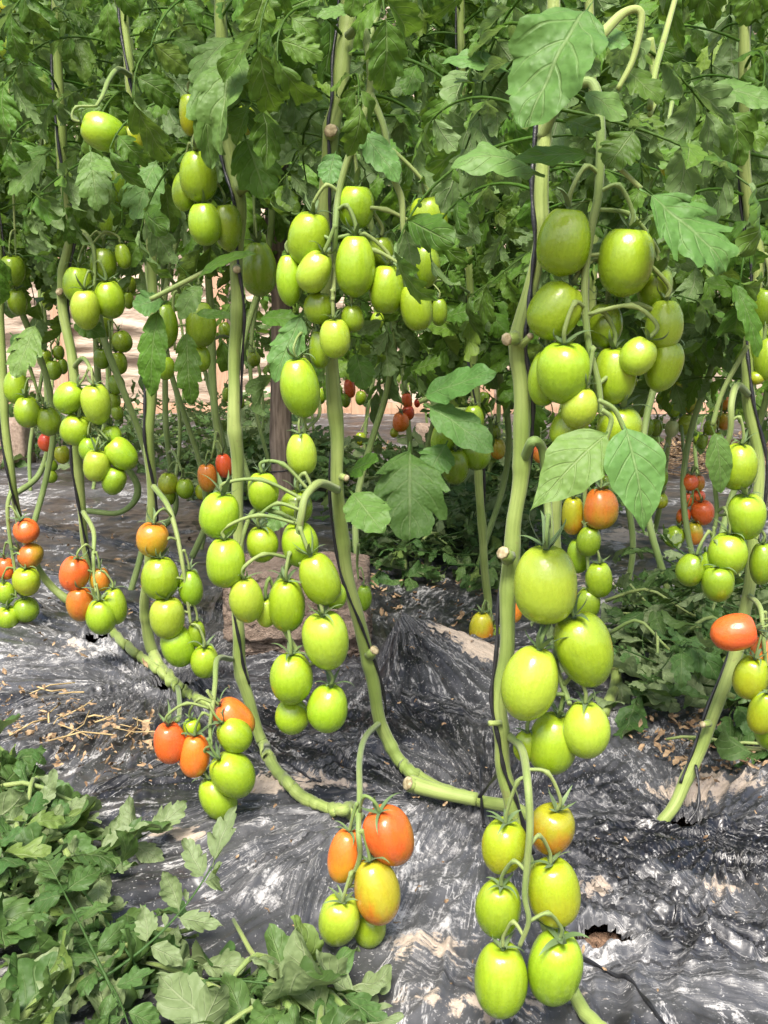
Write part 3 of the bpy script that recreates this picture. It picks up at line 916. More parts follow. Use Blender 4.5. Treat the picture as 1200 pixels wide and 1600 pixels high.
# ------------------------------------------------------------------ tomato plants
class Plant:
    def __init__(s, label, pts, mat=None, group='tomato plants strung up in the nearest rows', sides=10, sink=False):
        """pts: (px, py, Y, radius in px) from the top down"""
        s.path = []
        w = []
        for px, py, Y, r in pts:
            p = at(px, py, Y)
            w.append((p.x, p.y, p.z, r * camdist(px, py, Y) / F))
        s.curve = catmull(w, 14)
        low = np.nonzero(s.curve[:, 2] < 0.25)[0]
        if sink: low = low[low < len(s.curve) - 12]
        if len(low):
            for _ in range(8):
                P = s.curve[low]
                gap = film_fields(P[:, 0], P[:, 1])[0] + P[:, 3] * 0.6 - P[:, 2]
                k_ = np.where(gap > 0, 1 - np.clip(gap / (CAM_H - P[:, 2]), 0, .3), 1.0)
                s.curve[low, 0] *= k_; s.curve[low, 1] *= k_
                s.curve[low, 2] = CAM_H + (s.curve[low, 2] - CAM_H) * k_
                s.curve[low, 3] *= k_
            for _ in range(3):
                z = s.curve[:, 2].copy()
                z[1:-1] = (z[:-2] + 2 * z[1:-1] + z[2:]) / 4
                s.curve[low, 2] = z[low]
        base = s.curve[-1]
        s.root = thing('tomato_plant', (base[0], base[1], max(base[2], 0)), label, 'tomato plant', group)
        m = MB()
        C = s.curve
        rr = C[:, 3].copy()
        for i in range(len(rr)):
            rr[i] *= 0.88 * (1 + 0.012 * math.sin(i * 0.9) + 0.04 * math.sin(i * 0.23 + 1) + 0.13 * math.exp(-(((i + 5 * len(pts)) % 29 - 8) / 1.6) ** 2))
            C[i, 0] += 0.0010 * math.sin(i * 0.33); C[i, 1] += 0.0010 * math.cos(i * 0.27)
        tube(m, C[:, :3], rr, sides)
        m.build('stem', mat or MAT_STEM, s.root)
        s.mat = mat or MAT_STEM

    def near(s, p):
        d = np.linalg.norm(s.curve[:, :3] - np.array(p), axis=1)
        i = int(np.argmin(d))
        return Vector(s.curve[i, :3]), s.curve[i, 3]

    def atz(s, z):
        i = int(np.argmin(np.abs(s.curve[:, 2] - z)))
        return Vector(s.curve[i, :3]), s.curve[i, 3]

    def stub(s, px, py, Y, dx, dy, r, pale=True):
        """a pruned side shoot: short neck with a pale cut face; dx, dy in px"""
        a, b = at(px, py, Y), at(px + dx, py + dy, Y - 0.006)
        k = camdist(px, py, Y) / F
        m = MB()
        r *= .85
        tube(m, [a, a.lerp(b, .6), b], [r * k * 1.3, r * k, r * k * 1.05], 8)
        m.build('side_stub', s.mat, s.root)
        if pale:
            m = MB()
            d = (b - a).normalized()
            tube(m, [b - d * 0.0005, b + d * 0.002, b + d * 0.0035], [r * k * 1.12, r * k * 1.0, r * k * 0.5], 8)
            m.build('cut_scar', MAT_SCAR, s.root)

    def side(s, pts, name='side_shoot', mat=None, n=8):
        w = []
        for px, py, Y, r in pts:
            p = at(px, py, Y)
            w.append((p.x, p.y, p.z, r * camdist(px, py, Y) / F))
        C = catmull(w, n)
        m = MB(); tube(m, C[:, :3], C[:, 3], 8)
        return m.build(name, mat or s.mat, s.root)

    def leaf_blade(s, base, tip, width_px, Y, Ytip=None, seed=0, mat=None, **kw):
        """one big leaflet whose base and tip are seen at these pixels"""
        Ytip = Y if Ytip is None else Ytip
        a, b = at(*base, Y), at(*tip, Ytip)
        L = (b - a).length
        W = width_px * camdist(*base, Y) / F
        r = random.Random(seed)
        kw = dict(dict(teeth=4, depth=.2, fold=.12, curl=.5, twist=0.0, ripple=.08, edge=-.1), **kw)
        curl = kw['curl']
        V, Fc, U = leaflet_geo(L * (1 + 0.04 * curl * curl), W, r, 34, 8, **kw)
        tipv = Vector(V[-5]) if len(V) > 5 else Vector((L, 0, 0))
        # turn the chord on to base -> tip, upper side to the viewer and the light
        X = (b - a).normalized()
        upv = Vector((0, -0.75, 0.66))
        Z = (upv - X * upv.dot(X)).normalized()
        Yv = Z.cross(X)
        R = Matrix((X, Yv, Z)).transposed().to_4x4()
        ch = Vector((tipv.x, 0, tipv.z))
        fix = Matrix.Rotation(math.atan2(ch.z, ch.x), 4, 'Y') @ Matrix.Rotation(kw.get('roll', 0), 4, 'X') if False else Matrix.Rotation(math.atan2(ch.z, ch.x), 4, 'Y')
        M = Matrix.Translation(a) @ R @ fix
        mb = MB()
        mb.add(xform(V, M), Fc, U)
        return mb.build('leaf', mat or MAT_LEAF_PALE, s.root)

    def petiole(s, pts, Y, r=3):
        return s.side([(x, y, Y, r) for x, y in pts], 'leaf_stalk', MAT_STALK)

    def foliage(s, n, z0, z1, meshes, spread=0.0, smin=.8, smax=1.15, seed=0, yaw0=None, arc=3.1416):
        r = random.Random(seed)
        for k in range(n):
            z = z0 + (z1 - z0) * (k + r.random()) / n
            p, rad = s.atz(z)
            yaw = k * 2.39996 + r.uniform(-.5, .5) if yaw0 is None else yaw0 + r.uniform(-arc, arc)
            q = p + Vector((math.cos(yaw), math.sin(yaw), 0)) * (rad + spread * r.random())
            q.z = z
            leaf_part(s.root, r.choice(meshes), q, yaw, r.uniform(-.35, .45), r.uniform(-.3, .3), r.uniform(smin, smax))


# ---- tomatoes: bodies and calyxes shared between all of them
def tomato_mesh(seed):
    r = random.Random(seed)
    nt, nphi = 22, 28
    lob = r.choice((2, 3, 4, 4, 5)); la = r.uniform(.012, .06); ph = r.uniform(0, 6.28)
    taper = r.uniform(-.10, .11); sq = r.uniform(1.98, 2.34); bend = r.uniform(-.05, .05)
    pit = r.uniform(.04, .09); tipp = r.uniform(-.02, .025)
    V, Fc = [], []
    for i in range(nt + 1):
        th = math.pi * i / nt
        cz, sr = math.cos(th), math.sin(th)
        z = .5 * math.copysign(abs(cz) ** (2 / sq), cz)
        rr = .5 * abs(sr) ** (2 / sq)
        rr *= 1 + taper * cz
        if cz > 0.8: z -= pit * ((cz - 0.8) / 0.2) ** 2
        if cz < -0.97: z -= tipp * ((-cz - .97) / .03)
        if i in (0, nt):
            V.append((bend * .2, 0, z)); continue
        for k in range(nphi):
            f = 2 * math.pi * k / nphi
            lw = la * (max(0, cz + .55) / 1.55) ** 1.2
            q = rr * (1 + lw * math.cos(lob * f + ph) + .008 * math.cos(2 * f + ph * 2))
            V.append((q * math.cos(f) + bend * (1 - cz * cz), q * math.sin(f), z))
    for k in range(nphi):
        Fc.append((0, 1 + k, 1 + (k + 1) % nphi))
        b = 1 + (nt - 2) * nphi
        Fc.append((len(V) - 1, b + (k + 1) % nphi, b + k))
    for i in range(nt - 2):
        for k in range(nphi):
            a = 1 + i * nphi
            Fc.append((a + k, a + nphi + k, a + nphi + (k + 1) % nphi, a + (k + 1) % nphi))
    m = MB(); m.add(V, Fc)
    return m


def calyx_mesh(seed):
    """unit: about 1 across when spread; five or six curling pointed sepals and the stub of the stalk"""
    r = random.Random(seed)
    m = MB()
    n = r.choice((5, 5, 6))
    for k in range(n):
        f = 2 * math.pi * k / n + r.uniform(-.25, .25)
        L = r.uniform(.8, 1.35); w0 = r.uniform(.10, .15)
        a = r.uniform(.25, 1.0); cu = r.uniform(.3, 2.2) if r.random() < .38 else -r.uniform(.6, 2.0)
        x = .04; z = .02; side = 0; sc = r.uniform(-.9, .9)
        V, Fc = [], []
        N = 9
        for i in range(N + 1):
            t = i / N
            w = w0 * (1 - t) ** .75 * (0.7 + 1.2 * t * (1 - t)) + .006
            for j, v in enumerate((-1, 0, 1)):
                yy = side + v * w; zz = z + (.35 * w if v else 0) - .0
                V.append((math.cos(f) * x - math.sin(f) * yy, math.sin(f) * x + math.cos(f) * yy, zz))
            ang = a + cu * t * t
            x += math.cos(ang) * L / N; z += math.sin(ang) * L / N; side += sc * t * L / N * .6
        for i in range(N):
            for j in range(2):
                Fc.append((i * 3 + j, (i + 1) * 3 + j, (i + 1) * 3 + j + 1, i * 3 + j + 1))
        m.add(V, Fc)
    tube(m, [(0, 0, -.03), (0, 0, .06), (0, 0, .14)], [.10, .085, .055], 7)
    return m


_tm = [tomato_mesh(i) for i in range(12)]
TMESH = {c: [t.mesh('tomato', TOM[c]) for t in _tm] for c in TOM}
CALYX = [calyx_mesh(50 + i).mesh('calyx', MAT_CALYX) for i in range(8)]
ORD = ['highest', 'second', 'third', 'fourth', 'fifth', 'sixth', 'seventh', 'eighth', 'ninth', 'tenth', 'eleventh', 'twelfth', 'thirteenth', 'fourteenth', 'fifteenth', 'sixteenth']
ALL_TOM = []


def tomato(px, py, w, h, ang, col, Y, rnd, calyx=True):
    k = camdist(px, py, Y) / F
    c = at(px, py, Y)
    W = w * k
    e = PITCH + math.atan((py - 800) / F)
    hh = h * k
    ce = max(math.cos(e), .6)
    L = math.sqrt(max(hh * hh - (W * math.sin(e)) ** 2, (0.75 * hh) ** 2)) / ce
    L = min(L, hh * 1.22)
    tilt = rnd.uniform(.04, .30)
    R = Matrix.Rotation(math.radians(ang), 4, 'Y') @ Matrix.Rotation(tilt, 4, 'X') @ Matrix.Rotation(rnd.uniform(0, 6.28), 4, 'Z')
    o = link('tomato', rnd.choice(TMESH[col]))
    o.matrix_world = Matrix.Translation(c) @ R @ Matrix.Diagonal((W, W, L, 1))
    o['category'] = 'tomato'
    top = c + (R @ Vector((0, 0, 1))) * (L * .455)
    s = min(W * rnd.uniform(.46, .62), 0.032)
    if calyx:
        cx = link('calyx', rnd.choice(CALYX))
        cx.parent = o
        cx.location = (0, 0, .445)
        cx.rotation_euler = (0, 0, rnd.uniform(0, 6.28))
        cx.scale = (s / W, s / W, s / L)
    return o, top, (R @ Vector((0, 0, 1))).normalized()


def truss(plant, phrase, Y, toms, path=None, ys=None, seed=0, r_px=5.0, group='plum tomatoes hanging in the clusters'):
    """toms: (cx, cy, w, h, ang, colour, layer); path: pixels of the stalk from the stem on down"""
    rnd = random.Random(seed * 13 + 5)
    made = []
    for (px, py, w, h, a, col, lay) in toms:
        kk = camdist(px, py, Y) / F
        yy = Y + lay * w * kk * 0.62 + rnd.uniform(-.004, .004)
        o, top, ax = tomato(px, py, w, h, a + rnd.uniform(-3, 3), col, yy, rnd)
        made.append((py, px, col, o, top, ax, w * h))
    order = sorted(range(len(made)), key=lambda i: made[i][0])
    cols = [m[2] for m in made]
    n = len(made)
    for rank, i in enumerate(order):
        o, col = made[i][3], made[i][2]
        nm = COLNAME[col]
        if n == 1:
            lab = f'single {nm} plum tomato {phrase}'
        elif cols.count(col) == 1:
            lab = f'the only {nm} plum tomato {phrase}'
        else:
            same = [q for q in order if made[q][2] == col]
            kx = same.index(i)
            if kx == 0: pos = 'highest'
            elif kx == len(same) - 1: pos = 'lowest'
            else: pos = ORD[kx] + ' highest'
            lab = f'{pos} {nm} plum tomato {phrase}'
        o['label'] = lab
        o['group'] = group
        ALL_TOM.append(lab)
    # the stalk that carries them
    if plant is not None:
        m = MB()
        tops = [made[i][4] for i in order]
        k = camdist(600, 800, Y) / F
        r0 = r_px * k
        if path:
            P = []
            for q in path:
                if len(q) == 2: q = (q[0], q[1], Y)
                p = at(*q)
                P.append((p.x, p.y, p.z))
        else:
            mx = sum(t.x for t in tops) / n; my = Y
            st, _ = plant.near(tops[0] + Vector((0, 0, .02)))
            P = [tuple(st), tuple(st.lerp(Vector((mx, my, tops[0].z + .035)), .45) + Vector((0, 0, .015))), (mx, my, tops[0].z + .02)]
            for j in range(1, n, 2):
                P.append((mx * .6 + tops[j].x * .4, my, tops[j].z + .012))
        if len(P) < 2: P = P + [tuple(Vector(P[0]) - Vector((0, 0, .02)))]
        C = catmull(P, 10)
        rr = np.linspace(r0 * 1.25, r0 * .6, len(C))
        tube(m, C, rr, 7)
        for i in order:
            top, ax = made[i][4], made[i][5]
            d = np.linalg.norm(C - np.array(top + ax * .022 + Vector((0, 0, .008))), axis=1)
            q = Vector(C[int(np.argmin(d))])
            g = top + ax * .014
            mid = q.lerp(g, .55) + ax * .010 + Vector((0, 0, .004))
            cc = catmull([tuple(q), tuple(mid), tuple(g), tuple(top)], 5)
            pr = max(.0011, r0 * .5)
            rad = [pr * (1.55 if abs(t - 5) < 1 else 1) for t in range(len(cc))]
            tube(m, cc, rad, 6)
        m.build('fruit_stalk', MAT_STALK, plant.root)
    return made


def string(label, pts, r=0.0020, off=0.0, group='black support strings'):
    """pts: (px, py, Y)"""
    C = catmull([tuple(at(*p)) for p in pts], 10)
    for q in C:
        if q[2] < .12: q[2] = max(q[2], film_h(q[0], q[1]) + r * .6)
    m = MB()
    tube(m, C, [r * (1 + .35 * math.sin(i * .5)) for i in range(len(C))], 6, True, 0.55)
    o = m.build('support_string', MAT_STRING)
    tag(o, label, 'string', group)
    return o


def wind(plant, label, z0, z1, turns_per_m=3.2, ph=0.0, r=0.0021, front=True):
    """a black string that winds round the plant's stem between two heights and is tied above the picture"""
    C = plant.curve
    sel = [i for i in range(len(C)) if z0 <= C[i, 2] <= z1]
    P = []
    L = 0
    for a, i in enumerate(sel):
        if a: L += np.linalg.norm(C[i, :3] - C[sel[a - 1], :3])
        f = ph + L * turns_per_m * 6.283
        rr = C[i, 3] * 1.02 + r * .6
        P.append((C[i, 0] + math.cos(f) * rr, C[i, 1] + math.sin(f) * rr, C[i, 2]))
    if len(P) < 4: return
    t = P[0]
    P = [(t[0] + .01, t[1] + .01, t[2] + .5), (t[0] + .004, t[1] + .004, t[2] + .12)] + P
    m = MB(); tube(m, P, [r * (1 + .25 * math.sin(i * .7)) for i in range(len(P))], 6, True, .6)
    tag(m.build('support_string', MAT_STRING), label, 'string', 'black support strings')


#--PLANTS--
A = Plant('foremost plant, a thick pale stem with pruned knobs carrying the largest tomatoes',
          [(880, -330, .93, 11), (868, -60, .92, 12), (860, 90, .91, 13), (849, 220, .9, 13), (846, 330, .9, 13), (836, 430, .9, 13), (812, 515, .9, 16), (813, 600, .9, 15), (816, 700, .9, 15), (806, 800, .9, 14),
           (797, 880, .9, 15), (792, 1000, .9, 14), (781, 1100, .9, 14), (785, 1180, .9, 14), (797, 1250, .9, 14), (822, 1340, .89, 12), (858, 1450, .87, 12), (900, 1560, .84, 13), (965, 1632, .79, 13)])
A.stub(806, 528, .885, -14, 2, 11); A.stub(795, 872, .885, -9, -8, 12); A.stub(782, 1130, .89, -18, 0, 5, False); A.stub(814, 540, .885, 14, -14, 6)
B = Plant('middle plant whose stem passes a clutch of large green tomatoes and bends to the film',
          [(560, -300, 1.3, 11), (546, -40, 1.3, 13), (540, 60, 1.29, 15), (529, 150, 1.28, 15), (517, 215, 1.28, 14), (508, 320, 1.29, 13), (508, 430, 1.29, 12), (515, 550, 1.28, 13), (525, 650, 1.28, 13), (527, 740, 1.28, 12),
           (535, 850, 1.3, 12), (552, 940, 1.32, 12), (576, 1030, 1.35, 12), (590, 1110, 1.37, 12), (607, 1160, 1.38, 11), (640, 1205, 1.36, 12), (690, 1233, 1.30, 11), (745, 1250, 1.25, 11), (800, 1262, 1.2, 11), (850, 1290, 1.15, 9)])
B.stub(519, 208, 1.265, -2, -4, 12); B.stub(577, 1024, 1.34, 8, -8, 9); B.stub(533, 745, 1.27, 8, 2, 6)
B.side([(745, 1249, 1.24, 11), (690, 1238, 1.26, 12), (640, 1224, 1.28, 14)], 'side_shoot')
B.stub(648, 1227, 1.275, -11, -3, 12)
Cc = Plant('plant with a slender stem carrying oval tomatoes high up and pruned of lower leaves',
           [(350, -250, 1.42, 9), (345, 0, 1.42, 11), (352, 170, 1.42, 12), (362, 260, 1.41, 13), (374, 310, 1.4, 12), (370, 400, 1.4, 12), (370, 500, 1.4, 11), (365, 600, 1.4, 11), (368, 680, 1.4, 12), (372, 760, 1.42, 11),
            (372, 880, 1.43, 9), (372, 980, 1.44, 11), (377, 1050, 1.45, 11), (398, 1125, 1.45, 10), (418, 1180, 1.44, 10), (444, 1218, 1.4, 11), (475, 1246, 1.36, 11), (510, 1262, 1.34, 10), (548, 1266, 1.32, 10), (565, 1278, 1.31, 9)])
Cc.stub(370, 420, 1.385, 0, 1, 7); Cc.stub(373, 300, 1.39, 16, -10, 8, False); Cc.stub(430, 1208, 1.39, 14, -4, 6); Cc.stub(548, 1265, 1.3, 4, -2, 9)
D = Plant('plant with a slightly leaning stem behind a long drooping leaf',
          [(215, -250, 1.75, 8), (196, 0, 1.75, 8), (203, 120, 1.74, 9), (222, 220, 1.74, 10), (232, 330, 1.74, 9), (238, 430, 1.74, 9), (240, 520, 1.73, 10), (236, 620, 1.73, 9), (233, 700, 1.74, 9), (238, 800, 1.78, 9),
           (230, 900, 1.82, 8), (226, 960, 1.86, 9), (236, 1010, 1.88, 10), (252, 1045, 1.90, 10), (285, 1078, 1.84, 9), (330, 1102, 1.78, 8), (392, 1150, 1.62, 8)])
D.stub(241, 516, 1.72, 4, -3, 9, False)
E = Plant('slim plant with a stem crossing the beige sheet between small green clusters',
          [(80, -250, 1.9, 7), (90, 60, 1.9, 8), (96, 240, 1.9, 9), (110, 350, 1.9, 8), (98, 430, 1.9, 8), (98, 480, 1.9, 9), (114, 570, 1.88, 8), (120, 640, 1.88, 9), (123, 740, 1.9, 8), (132, 840, 1.94, 7), (150, 930, 2.0, 7), (178, 990, 2.06, 8), (225, 1030, 2.0, 8), (268, 1062, 1.93, 9)])
E.stub(96, 458, 1.89, -3, -2, 7); E.stub(125, 642, 1.87, 6, 0, 7, False)
Fp = Plant('outermost plant with a thin stem above a mix of orange and green tomatoes',
           [(-25, -250, 2.1, 7), (-15, 200, 2.1, 7), (-2, 420, 2.1, 7), (3, 560, 2.1, 7), (10, 680, 2.1, 7), (22, 770, 2.12, 7), (38, 840, 2.2, 6), (70, 905, 2.3, 7), (115, 945, 2.3, 7)])
G = Plant('plant whose stem slants down to a tear in the film beside the cut leaves',
          [(1160, -250, 1.32, 10), (1164, 0, 1.32, 10), (1162, 200, 1.32, 10), (1170, 330, 1.32, 10), (1185, 400, 1.32, 10), (1172, 520, 1.32, 9), (1168, 610, 1.31, 11), (1185, 720, 1.3, 10), (1176, 860, 1.29, 10), (1166, 945, 1.28, 11), (1142, 1045, 1.27, 11), (1102, 1150, 1.26, 11), (1068, 1230, 1.25, 11), (1040, 1278, 1.23, 11), (1028, 1298, 1.225, 12)], sink=True)
G.stub(1108, 1130, 1.245, -10, 2, 6); G.stub(1138, 1085, 1.25, 10, 4, 5, False)
H = Plant('short leafy plant behind the middle with broad leaves over three green tomatoes',
          [(715, -200, 2.2, 7), (722, 100, 2.2, 7), (730, 300, 2.2, 7), (735, 480, 2.2, 7), (742, 600, 2.2, 8), (748, 740, 2.2, 8), (755, 860, 2.22, 7), (762, 940, 2.24, 8), (758, 975, 2.22, 8)])
I_ = Plant('slim plant tucked behind the foremost stem with ripening fruit low down',
           [(905, -250, 1.7, 8), (925, 100, 1.7, 8), (930, 350, 1.7, 7), (915, 600, 1.7, 7), (868, 790, 1.7, 11), (880, 900, 1.72, 9), (950, 1020, 1.75, 9), (962, 1060, 1.72, 10), (945, 1115, 1.66, 9)])
J = Plant('thin plant with small tomatoes hanging clear over the straw',
          [(1075, -250, 3.0, 5), (1080, 300, 3.0, 5), (1076, 480, 3.0, 5), (1060, 600, 3.0, 4), (1040, 720, 3.0, 5), (1030, 800, 3.05, 5), (1018, 840, 3.1, 5)])
K_ = Plant('thin plant with red fruit at its foot behind the slender pruned stem',
           [(330, -250, 2.6, 6), (322, 300, 2.6, 6), (330, 520, 2.6, 7), (335, 640, 2.6, 7), (345, 720, 2.62, 6), (330, 800, 2.65, 6), (300, 870, 2.7, 6)], MAT_STEM_DARK)
L_ = Plant('thin dark plant rising from the back leaf pile with few fruit',
           [(258, -250, 3.2, 5), (256, 400, 3.2, 5), (258, 600, 3.2, 5), (262, 700, 3.2, 5), (275, 790, 3.25, 5), (250, 830, 3.25, 5)], MAT_STEM_DARK)
N_ = Plant('thin plant near the beige sheet bearing pea-like rows of small green fruit',
           [(150, -250, 3.0, 5), (148, 300, 3.0, 5), (150, 540, 3.0, 5), (170, 680, 3.0, 5), (215, 760, 3.05, 6), (190, 800, 3.05, 5), (135, 798, 3.05, 5)], MAT_STEM_DARK)
O_ = Plant('spindly plant hung with tiny green fruit close to the outer edge',
           [(68, -250, 3.2, 4), (62, 400, 3.2, 4), (70, 560, 3.2, 4), (75, 680, 3.2, 4), (62, 740, 3.2, 5), (20, 775, 3.1, 5)], MAT_STEM_DARK)
P_ = Plant('spindly plant with red fruit showing between the middle stems',
           [(640, -250, 3.4, 5), (628, 350, 3.4, 5), (630, 560, 3.4, 5), (640, 720, 3.45, 5), (615, 780, 3.45, 5)], MAT_STEM_DARK)
PLANTS = dict(A=A, B=B, C=Cc, D=D, E=E, F=Fp, G=G, H=H, I=I_, J=J, K=K_, L=L_, N=N_, O=O_, P=P_)

g_, p_, d_, yg, yl, tn, og, bn, rd, wh = 'green', 'pale', 'dark', 'yg', 'yellow', 'turn', 'orange', 'brown', 'red', 'white'
# --- foremost plant
truss(A, 'in the top cluster of the foremost thick stem', .86, [
    (882, 376, 84, 106, 4, g_, 0), (978, 408, 86, 108, 5, g_, 0), (868, 484, 80, 96, 32, g_, .2), (880, 582, 82, 100, 0, g_, 0), (851, 590, 50, 92, 0, g_, 1.2), (944, 508, 58, 74, 0, d_, 1.2), (1038, 506, 58, 80, 2, p_, .5),
    (1022, 448, 56, 70, 0, d_, 1.5), (958, 586, 66, 92, -4, g_, .7), (997, 556, 56, 64, 30, p_, -.2), (1036, 570, 58, 84, 8, g_, 1.0), (905, 636, 56, 70, 10, p_, .0), (890, 672, 60, 64, 10, g_, 1.2), (968, 668, 70, 70, 0, g_, 1.0)],
    path=[(846, 215, .9), (880, 150, .88), (925, 130, .87), (938, 200), (935, 300), (925, 350), (915, 420), (914, 480), (920, 540), (935, 600), (940, 650)], seed=1, r_px=7)
truss(A, 'in the tall middle cluster of the foremost thick stem', .86, [
    (853, 912, 98, 126, 0, p_, 0), (912, 1015, 88, 122, -22, g_, .2), (828, 1066, 88, 122, 12, p_, -.1), (864, 1160, 76, 98, 6, g_, .7), (915, 1139, 74, 92, -3, p_, 0), (822, 1165, 40, 52, 0, g_, 1.6)],
    path=[(818, 720, .9), (832, 690, .88), (848, 705, .89), (855, 780, .9), (860, 850, .89), (862, 900, .93), (880, 960, .9), (868, 1030, .885), (885, 1085, .87), (890, 1100)], seed=2, r_px=7)
truss(A, 'in the lowest cluster of the foremost thick stem', .80, [
    (862, 1296, 70, 82, 8, yl, .6), (785, 1322, 70, 88, 6, yg, .5), (866, 1393, 82, 106, -8, yg, 0), (780, 1420, 72, 98, 2, g_, .3), (783, 1530, 84, 112, 3, g_, -.1), (866, 1512, 84, 120, 2, g_, -.1)],
    path=[(795, 1150, .9), (815, 1170, .86), (824, 1220, .79), (828, 1290, .775), (824, 1345, .775), (820, 1400, .775), (826, 1440, .775), (812, 1478, .78)], seed=3, r_px=6.5)
truss(I_, 'in the shaded column just behind the foremost thick stem', 1.55, [
    (937, 794, 54, 66, 0, bn, 0), (895, 805, 36, 64, 0, yl, .9), (920, 845, 38, 50, 4, d_, 0), (937, 905, 42, 58, -4, g_, 0), (918, 942, 40, 52, 5, d_, .4), (903, 868, 36, 56, 0, d_, 1.4)], seed=4, r_px=4)
truss(I_, 'peeping past the side of the foremost thick stem', 1.9, [(844, 707, 24, 34, 0, og, 0)], seed=5, r_px=2.5)
truss(I_, 'partly hidden low down behind the foremost thick stem', 1.7, [(806, 950, 22, 46, 0, og, .3)], seed=6, r_px=2.5)
# --- middle plant
truss(B, 'in the crowded top cluster of the middle stem', 1.2, [
    (556, 323, 58, 68, 0, g_, .4), (484, 373, 66, 86, 12, g_, .4), (670, 343, 60, 75, -6, g_, .4), (596, 395, 46, 54, 0, d_, 1.6), (662, 416, 48, 72, 0, d_, .7), (555, 414, 62, 97, 0, g_, -.2), (492, 424, 52, 68, 26, p_, -.1), (452, 436, 42, 82, 0, g_, 1.1),
    (605, 451, 54, 78, 4, g_, .1), (650, 479, 50, 76, -8, g_, -.1), (498, 481, 48, 52, 0, d_, .6), (551, 497, 36, 44, -4, d_, .5), (523, 528, 48, 64, -4, p_, -.2)],
    path=[(545, 55, 1.27), (565, 42, 1.22), (578, 90), (578, 145), (562, 200), (540, 260), (528, 310), (524, 360, 1.19), (523, 420, 1.21), (520, 470, 1.19)], seed=7, r_px=6)
_rb = B.side([(578, 145, 1.2, 6), (600, 200, 1.2, 5), (612, 270, 1.2, 5), (627, 310, 1.2, 5), (630, 360, 1.2, 4), (636, 420, 1.21, 4), (640, 455, 1.2, 3)], 'fruit_stalk', MAT_STALK)
truss(B, 'hanging alone below the crowded middle cluster', 1.22, [(470, 604, 62, 100, -8, g_, 0), (471, 709, 48, 70, -5, p_, -.1), (500, 545, 34, 62, 0, d_, .9)],
      path=[(508, 480, 1.28), (495, 520, 1.25), (482, 560, 1.25), (500, 640, 1.26), (480, 670, 1.23)], seed=8, r_px=4)
truss(B, 'in the long bright cluster above the brown blocks', 1.16, [
    (410, 768, 48, 64, 0, g_, .8), (345, 804, 62, 76, 8, g_, .3), (352, 878, 60, 80, 0, g_, -.1), (408, 850, 50, 60, 0, g_, .6), (385, 936, 54, 80, -2, p_, -.2), (467, 850, 58, 76, 0, g_, .7), (500, 904, 60, 86, -20, g_, -.1), (448, 944, 58, 92, 0, g_, .3),
    (510, 1001, 72, 96, -8, p_, -.1), (455, 1059, 68, 84, 2, g_, 0), (513, 1106, 64, 78, 4, g_, .1), (455, 1118, 54, 60, 0, g_, 1.0), (416, 956, 34, 50, 0, p_, 1.2), (465, 792, 52, 56, 0, d_, 1.4), (522, 930, 40, 44, -20, g_, .8)],
    path=[(527, 765, 1.27), (500, 755, 1.2), (478, 775, 1.17), (470, 810), (462, 860, 1.17), (440, 900, 1.19), (425, 935, 1.17), (445, 985, 1.17), (470, 1030, 1.17), (478, 1075, 1.17)], seed=9, r_px=6)
B.side([(470, 815, 1.17, 4), (430, 800, 1.18, 4), (395, 800, 1.18, 4), (375, 860, 1.17, 3), (378, 895, 1.16, 3)], 'fruit_stalk', MAT_STALK)
truss(B, 'in the low ripening cluster above the leaf pile', .93, [
    (610, 1305, 76, 98, -22, og, 0), (538, 1336, 54, 88, 12, og, .5), (587, 1391, 72, 104, -8, tn, -.2), (528, 1438, 66, 84, 10, p_, -.1), (577, 1452, 52, 60, 5, g_, .8)],
    path=[(592, 1130, 1.375), (572, 1150, 1.25), (562, 1185, 1.1), (562, 1240, .97), (560, 1300, .92), (562, 1340, .92), (545, 1385, .93)], seed=10, r_px=6)
# --- slender stem plant
truss(Cc, 'in the high cluster beside the slender pruned stem', 1.34, [
    (310, 274, 58, 80, 0, g_, 0), (288, 298, 38, 62, 5, g_, .9), (320, 349, 52, 68, 0, g_, .1), (355, 354, 46, 74, -4, d_, .8), (296, 178, 32, 62, 0, yg, .9)],
    path=[(354, 190, 1.41), (335, 175, 1.38), (312, 200, 1.35), (303, 230), (318, 300, 1.36), (330, 315, 1.36)], seed=11, r_px=4)
truss(Cc, 'hanging close behind the slender pruned stem', 1.46, [(404, 419, 56, 86, -2, d_, 0), (385, 187, 34, 44, 0, yg, 0)], seed=12, r_px=3)
truss(D, 'in the cluster under the leaning stem with stub end', 1.62, [
    (238, 843, 50, 56, 10, bn, 0), (250, 902, 58, 70, 4, g_, 0), (298, 918, 38, 60, -4, d_, .5), (262, 965, 54, 68, 4, p_, -.2), (279, 1010, 52, 66, -8, g_, .3), (308, 990, 28, 42, 0, d_, .8), (320, 1033, 45, 56, 4, g_, .1)],
    path=[(240, 760, 1.75), (262, 790, 1.68), (275, 830, 1.64), (285, 880), (292, 930), (298, 975)], seed=13, r_px=4)
truss(D, 'in the ripening cluster by the horizontal ground stem', 1.2, [
    (265, 1160, 50, 68, 0, rd, 0), (366, 1122, 54, 72, -40, og, .6), (366, 1148, 52, 60, -38, g_, -.2), (304, 1179, 48, 74, 4, og, .2), (363, 1211, 66, 80, -28, g_, -.3), (340, 1246, 56, 76, -20, g_, .3), (300, 1136, 28, 30, 0, g_, .6)],
    path=[(362, 1030, 1.44), (340, 1030, 1.3), (336, 1070, 1.24), (332, 1105, 1.2), (328, 1135, 1.19), (330, 1165, 1.18)], seed=14, r_px=4.5)
D.side([(276, 1065, 1.85, 4), (280, 1090, 1.5, 4), (280, 1120, 1.24, 4), (275, 1128, 1.21, 3)], 'fruit_stalk', MAT_STALK)
